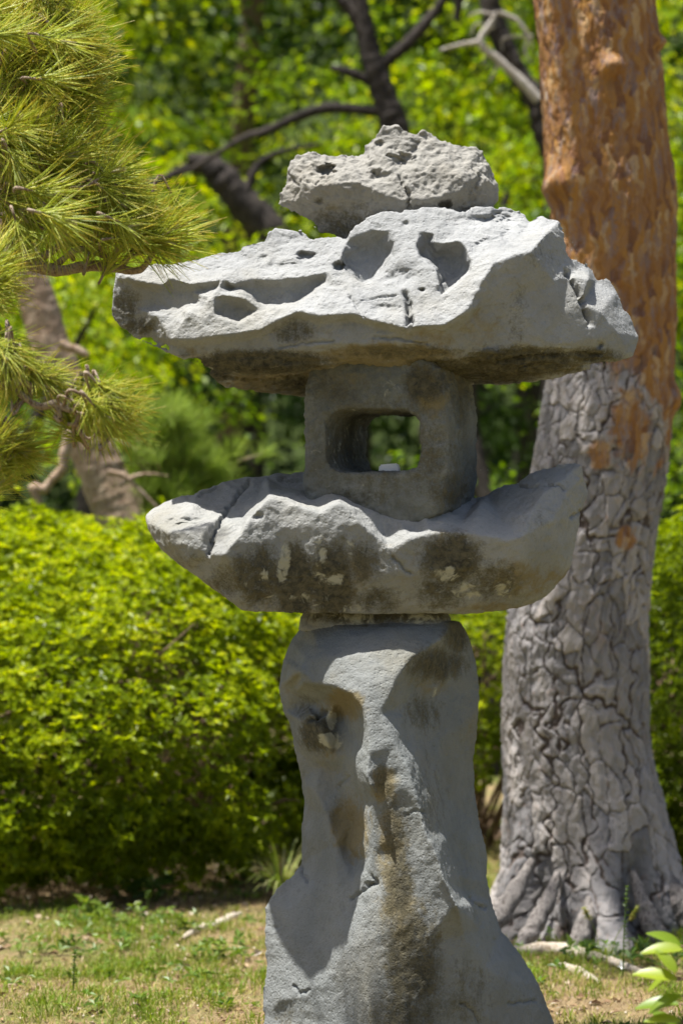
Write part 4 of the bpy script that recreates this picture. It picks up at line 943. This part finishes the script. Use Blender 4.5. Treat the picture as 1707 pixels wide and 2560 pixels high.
def cloud(n, x0, x1, y0, y1, z0, z1, slope, seed, tmid=.62, rad_=(.22, .5), thr=-.12):
    """centres of leaf sprays in a crown whose front leans back with height"""
    P = np.stack([rng.uniform(x0, x1, n * 3), rng.uniform(0, 1, n * 3) ** 1.4, rng.uniform(z0, z1, n * 3)], 1)
    P[:, 1] = y0 + slope * (P[:, 2] - z0) + P[:, 1] * (y1 - y0)
    k = noise3(P, .75, seed) + .5 * noise3(P, 1.9, seed + 1) > thr; P = P[k][:n]
    return P, rng.uniform(*rad_, len(P)), np.clip(tmid + .3 * noise3(P, .9, seed + 2) + rng.normal(0, .1, len(P)), 0, 1)
def gz(x, y): return float(ground_z([x], [y])[0])
Y1 = 7.7
b1 = tuple(at(1060, 1900, Y1))[:2]
tree('broadleaf_tree', 'dark forked tree rising behind the finial stone under bright green leaves', 'tree', (b1[0], b1[1], gz(*b1)),
     [(A(Y1, (1140,1900),(1130,1300),(1110,900),(1020,500),(985,320),(965,255),(930,150),(910,60),(890,-60),(860,-300)), [.2,.17,.13,.10,.078,.07,.06,.05,.042,.025]), (A(Y1, (915,80),(880,30),(840,-20),(760,-160)), [.04,.036,.03,.02]), (A(Y1, (950,165),(1000,125),(1050,75),(1100,10),(1160,-80)), [.036,.033,.03,.026,.02]), (A(Y1, (965,222),(920,200),(870,180),(825,168)), [.036,.03,.026,.014]), (A(Y1, (960,280),(830,270),(750,290),(660,330),(600,350),(450,440)), [.03,.03,.026,.022,.018,.008])],
     cloud(420, -3.6, 2.2, 7.9, 12.0, 2.5, 7.5, .55, 201), 95, .062, M_MAPLE, M_DARKWOOD, 'broad-leaved trees behind the lantern')
Y2 = 8.3
b2 = tuple(at(760, 1850, Y2))[:2]
tree('broadleaf_tree', 'leaning dark trunk seen just left of the finial stone, under yellow-green leaves', 'tree', (b2[0], b2[1], gz(*b2)),
     [(A(Y2, (860,1850),(860,1200),(830,900),(720,660),(680,580),(610,510),(560,450),(520,412),(470,395)), [.16,.15,.13,.11,.10,.092,.085,.065,.03]), (A(Y2, (540,430),(470,420),(400,450),(300,470)), [.035,.028,.02,.008]), (A(Y2, (610,510),(640,420),(700,380),(800,360)), [.03,.022,.016,.008])],
     cloud(400, -4.8, -.75, 8.0, 12.0, 1.95, 6.8, .5, 211, .66), 95, .062, M_MAPLE, M_DARKWOOD, 'broad-leaved trees behind the lantern')
Y3 = 7.4
b3 = tuple(at(1420, 1950, Y3))[:2]
tw = lambda *pp: A(Y3 - .3, *pp)
tree('broadleaf_tree', 'dark curved limb with bleached dead twigs beside the orange pine trunk', 'tree', (b3[0], b3[1], gz(*b3)),
     [(A(Y3, (1440,1950),(1430,1300),(1410,700),(1390,420),(1360,330),(1340,250),(1300,195),(1262,120),(1232,40),(1215,-50),(1180,-300)), [.16,.15,.11,.07,.062,.058,.052,.055,.055,.045,.025]), (A(Y3, (1130,-60),(1145,0),(1142,50)), [.028,.026,.016])],
     cloud(360, .1, 4.6, 7.7, 11.4, 2.45, 7.0, .55, 221, .66), 90, .06, M_MAPLE, M_DARKWOOD, 'broad-leaved trees behind the lantern',
     dead=[(tw((1345,250),(1300,200),(1245,150),(1200,105),(1225,60),(1240,30)), [.03,.026,.023,.02,.017,.008]), (tw((1200,105),(1150,112),(1100,125)), [.015,.012,.006]), (tw((1210,110),(1216,130),(1205,160)), [.009,.007,.003]), (tw((1245,30),(1290,50),(1320,90),(1330,120)), [.013,.012,.010,.005]), (tw((1330,90),(1260,95),(1255,130)), [.008,.007,.003]), (tw((1320,90),(1312,130),(1330,160)), [.009,.007,.003]), (tw((1250,150),(1230,190),(1222,205)), [.009,.007,.003]), (tw((1240,40),(1200,30),(1170,40)), [.01,.007,.003]), (tw((1235,70),(1190,60),(1178,90)), [.008,.006,.003])])
# lower leaf layers of smaller trees and bushes in the shade below the crowns
def understory(label, c, n, x0, x1, y0, y1, z0, z1, seed, tm, group, mat=M_MAPLE):
    base = (c, (y0 + y1) / 2, gz(c, (y0 + y1) / 2))
    tree('understory_tree', label, 'small tree', base, [([(c, base[1], base[2] - .1), (c + .05, base[1] - .1, z0 + .2), (c - .1, base[1], (z0 + z1) / 2), (c + .1, base[1], z1)], [.07, .06, .045, .015]), ([(c, base[1] - .05, z0 * .6 + .4), (c + .4, base[1] - .3, z0 + .5), (c + .7, base[1] - .4, z1 * .8)], [.04, .03, .01])],
         cloud(n, x0, x1, y0, y1, z0, z1, .25, seed, tm, (.14, .32), -.05), 80, .05, mat, M_DARKWOOD, group)
G = 'small trees in the shade behind the lantern'
understory('bright low-branching small tree left of the lantern window, behind the leaning pine', -1.9, 110, -3.4, -1.0, 6.3, 8.2, 1.35, 3.0, 231, .62, G)
understory('green leafy small tree seen through the gap right of the light box', .75, 46, .45, 1.7, 6.6, 8.2, .9, 3.0, 241, .42, G)
understory('leafy small tree at the right edge beyond the thick pine trunk', 2.2, 50, 1.5, 3.2, 6.0, 8, .8, 2.2, 251, .3, G)
understory('small tree directly behind the light box and tray, leaves darkened for shade', -.55, 110, -1.3, 1.3, 9.0, 10.4, .4, 2.3, 261, .35, G, M_WOODS)  # darkened leaves paint in the shade seen through the window
# far woodland
def woodland():
    n = 1500
    P = np.stack([rng.uniform(-9, 9, n), rng.uniform(15, 23, n), rng.uniform(0, 1, n)], 1); P[:, 2] = .3 + P[:, 2] * 13
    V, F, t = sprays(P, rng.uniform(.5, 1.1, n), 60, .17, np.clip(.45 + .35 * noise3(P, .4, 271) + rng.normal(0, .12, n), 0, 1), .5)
    tag(mesh_np('woodland', V, F, M_WOODS, None, False, {'tint': t}), 'dense woodland closing the view far behind, leaves darkened for shade', kind='stuff')
woodland()
for k, (px, y, r_) in enumerate([(585, 12.5, .11), (640, 13.5, .07), (1160, 14, .15), (240, 14, .14), (1330, 12.5, .12)]):
    x = at(px, 1280, y).x; b = (x, y, gz(x, y))
    root = tag(empty('woodland_tree', b), ['straight reddish brown trunk in the shade left of the tray stone', 'thin dark trunk just beside the reddish one in the shade', 'dim trunk in the dark gap right of the light box', 'dim trunk low behind the leaning pine', 'dim thin trunk hidden mostly by the thick pine', 'thin trunk in the darkness behind the light box'][k], 'tree', 'straight trunks in the shaded wood')
    V, F = tube([(x, y, b[2] - .1), (x + rng.normal(0, .1), y, 3), (x + rng.normal(0, .3), y, 8)], [r_, r_ * .85, r_ * .5], 12, 30, .12, k)
    mesh_np('trunk', V, F, wood_material('brown trunk', (.13, .085, .06), (.2, .14, .1), (.06, .04, .03)) if k == 0 else M_DARKWOOD, root, loc=b)
    P, R, t = cloud(40, x - 1.5, x + 1.5, y - 1.2, y + 1.2, 4.5, 8.5, 0, 280 + k, .5, (.35, .7))
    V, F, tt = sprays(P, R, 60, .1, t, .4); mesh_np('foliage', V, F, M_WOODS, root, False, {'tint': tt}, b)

# ------------------------------------------------------------------ small plants
def sedge(px, py, n, L, label, spread=1.0):
    b = ground_at(px, py); root = tag(empty('sedge_tuft', tuple(b)), label, 'grass tuft')
    m = leaf_material('sedge blade', [(0, (.07, .12, .015)), (.5, (.18, .23, .04)), (1, (.38, .38, .18))], .3, .4, .4)
    V, F, T = [], [], []
    for k in range(n):
        a = rng.uniform(0, 6.28); h = L * rng.uniform(.6, 1); out = np.array((math.cos(a), math.sin(a), 0)) * spread; side = np.array((-math.sin(a), math.cos(a), 0)) * .0035; o = len(V); tt = rng.random()
        e = rng.uniform(.35, 1)
        for f in np.linspace(0, 1, 6):
            c = out * (.01 + h * e * .85 * f ** 1.3) + np.array((0, 0, 1)) * h * (1.25 * f - 1.15 * e * f * f); w = (1 - f ** 2) + .1
            V += [c - side * w, c + side * w]; T += [tt, tt]
        for i in range(5): F.append((o + 2 * i, o + 2 * i + 1, o + 2 * i + 3, o + 2 * i + 2))
    mesh_np('blades', np.array(V), np.array(F), m, root, True, {'tint': T})
sedge(705, 2262, 80, .32, 'arching striped sedge tuft at the hedge foot, left beside the pedestal')
sedge(610, 2215, 60, .34, 'dark grassy tuft in the shade under the right end of the big azalea', .9)
def stalk(name, px, py, h, label, cat, head, lean_=0.0, mat=M_WEED, r_=.0022):
    b = ground_at(px, py); root = tag(empty(name, tuple(b)), label, cat)
    P = [b, b + Vector((lean_ * .3, 0, h * .5)), b + Vector((lean_, 0, h))]
    V, F = tube(P, [r_, r_ * .9, r_ * .5], 5, 12, .1, 1); mesh_np('stem', V, F, mat, root, True, {'tint': np.full(len(V), .5)}, tuple(b))
    if head:
        c = np.linspace(1 - head, 1, 22)[:, None]; C = np.array(b) + np.array((lean_, 0, h)) * c + rng.normal(0, .002, (22, 3))
        V, F, t = rosettes(C, np.tile((0, 0, 1.), (22, 1)), 4, .011, np.full(22, .35), .8); mesh_np('flower_head', V, F, mat, root, False, {'tint': t}, tuple(b))
stalk('weed_stalk', 1556, 2445, .275, 'tall leafy weed stalk standing before the pine roots', 'weed', .9, .012)
stalk('weed_stalk', 184, 2515, .13, 'thin dark seed spike standing alone in the lawn at lower left', 'weed', .7, .004)
stalk('weed_stalk', 371, 2290, .075, 'small stalk with yellow-green tip at the lawn edge under the azalea', 'weed', .3, 0)
for k, (px, py, h, ln, lb) in enumerate([(1520, 2400, .17, .09, 'dry grass stem leaning right in front of the pine roots'), (1500, 2380, .14, -.05, 'dry grass stem leaning left in front of the pine roots'), (1655, 2440, .11, .03, 'pale grass spike near the right edge above the broad leaves')]):
    stalk('grass_stem', px, py, h, lb, 'grass stem', .25, ln, M_GRASS, .0015)
def weed_patch(px, py, n, r_, label, L=.035, tm=.4):
    b = ground_at(px, py); root = tag(empty('weed_plant', tuple(b)), label, 'weed')
    x = b.x + rng.normal(0, r_, n); y = b.y + rng.normal(0, r_ * .6, n); C = np.stack([x, y, ground_z(x, y) + rng.uniform(.01, .07, n)], 1)
    V, F, t = rosettes(C, unit(np.tile((0, -.25, 1.), (n, 1)) + rng.normal(0, .3, (n, 3))), 4, L, np.clip(rng.normal(tm, .2, n), 0, 1), 1.1); mesh_np('leaves', V, F, M_WEED, root, False, {'tint': t}, tuple(b))
weed_patch(1440, 2352, 26, .07, 'leafy weeds at the foot of the thick pine, above the pale root')
weed_patch(1590, 2405, 30, .10, 'dark leafy weeds right of the tall weed stalk', .035, .2)
weed_patch(345, 2250, 24, .07, 'dark green weeds under the azalea at the lawn edge', .045, .05)
weed_patch(560, 2400, 26, .05, 'bright green weed clump in the lawn left of the pedestal', .03, .7)
weed_patch(360, 2330, 30, .11, 'pale green weeds in the sunny lawn below the azalea', .03, .85)
weed_patch(180, 2380, 26, .10, 'pale green weeds at the left lawn edge', .03, .75)
weed_patch(230, 2310, 14, .04, 'light leafy sprout at the lawn edge near the left', .045, .8)
def flower():
    b = ground_at(1551, 2432); root = tag(empty('flower', tuple(b)), 'tiny white flower in the grass below the pale root', 'flower')
    c = np.array(b) + (0, 0, .035); V, F = tube([b, tuple(c)], [.0015, .0012], 5, 6); mesh_np('stem', V, F, M_WEED, root, True, {'tint': np.full(len(V), .5)}, tuple(b))
    t = NT('white petal'); m = t.out(t.princ((.8, .8, .76), .6).outputs[0])
    N = unit(np.array([[.1, -.7, .7]])); V, F, tt = rosettes(c[None], N, 5, .017, np.array([.5]), .95, .05); mesh_np('petals', V, F, m, root, False, None, tuple(b))
flower()
# broad glossy leaves close to the lens at the lower right
def broadleaf():
    root = tag(empty('broadleaf_shrub', (.80, -1.55, 0)), 'blurred glossy yellow-green leaves poking in at the lower right corner', 'shrub')
    m = leaf_material('glossy broad leaf', [(0, (.06, .13, .012)), (.5, (.14, .22, .014)), (1, (.26, .32, .02))], .4, .38, .35)
    st = []
    tips = [(1705, 2375, 175, .080), (1700, 2365, 150, .07), (1690, 2450, 165, .085), (1688, 2432, 125, .06), (1680, 2440, 205, .06), (1695, 2510, 178, .085), (1700, 2490, 200, .07), (1700, 2555, 170, .07), (1690, 2570, 140, .06), (1712, 2400, 60, .08), (1715, 2520, 30, .08), (1720, 2470, 10, .08)]
    for k, (px, py, a, L) in enumerate(tips):
        p = np.array(at(px, py, -1.55 + rng.normal(0, .03))); d = np.array((math.cos(rad(a)), rng.normal(0, .25), math.sin(rad(a)))); d /= np.linalg.norm(d)
        nn = unit(np.array((rng.normal(0, .2), -.45, .85))); s = unit(np.cross(d, nn)); nn = np.cross(s, d); V, F = [], []
        for i, f in enumerate(np.linspace(0, 1, 8)):
            w = .44 * L * .5 * math.sin(math.pi * min(1, f * .96 + .02) ** .85) ** .8; c = p + d * L * f - nn * L * .22 * f * f
            V += [c + s * w + nn * w * .35, c, c - s * w + nn * w * .35]
            if i: o = 3 * i - 3; F += [(o, o + 1, o + 4, o + 3), (o + 1, o + 2, o + 5, o + 4)]
        mesh_np('leaf', np.array(V), np.array(F), m, root, True, {'tint': np.full(len(V), rng.uniform(.3, 1))}, tuple(root.location))
        st.append(tube([(.80 + rng.normal(0, .01), -1.55, .02 + .25 * (py < 2450)), tuple((p + (.80, -1.55, p[2])) / 2 + (0, 0, -.03)), tuple(p)], [.006, .004, .002], 5, 8))
    st.append(tube([(.80, -1.55, -.02), (.81, -1.55, .3), (.80, -1.55, .55)], [.012, .009, .004], 6, 12))
    V, F = join(st); mesh_np('stem', V, F, M_TWIG, root, loc=tuple(root.location))
broadleaf()
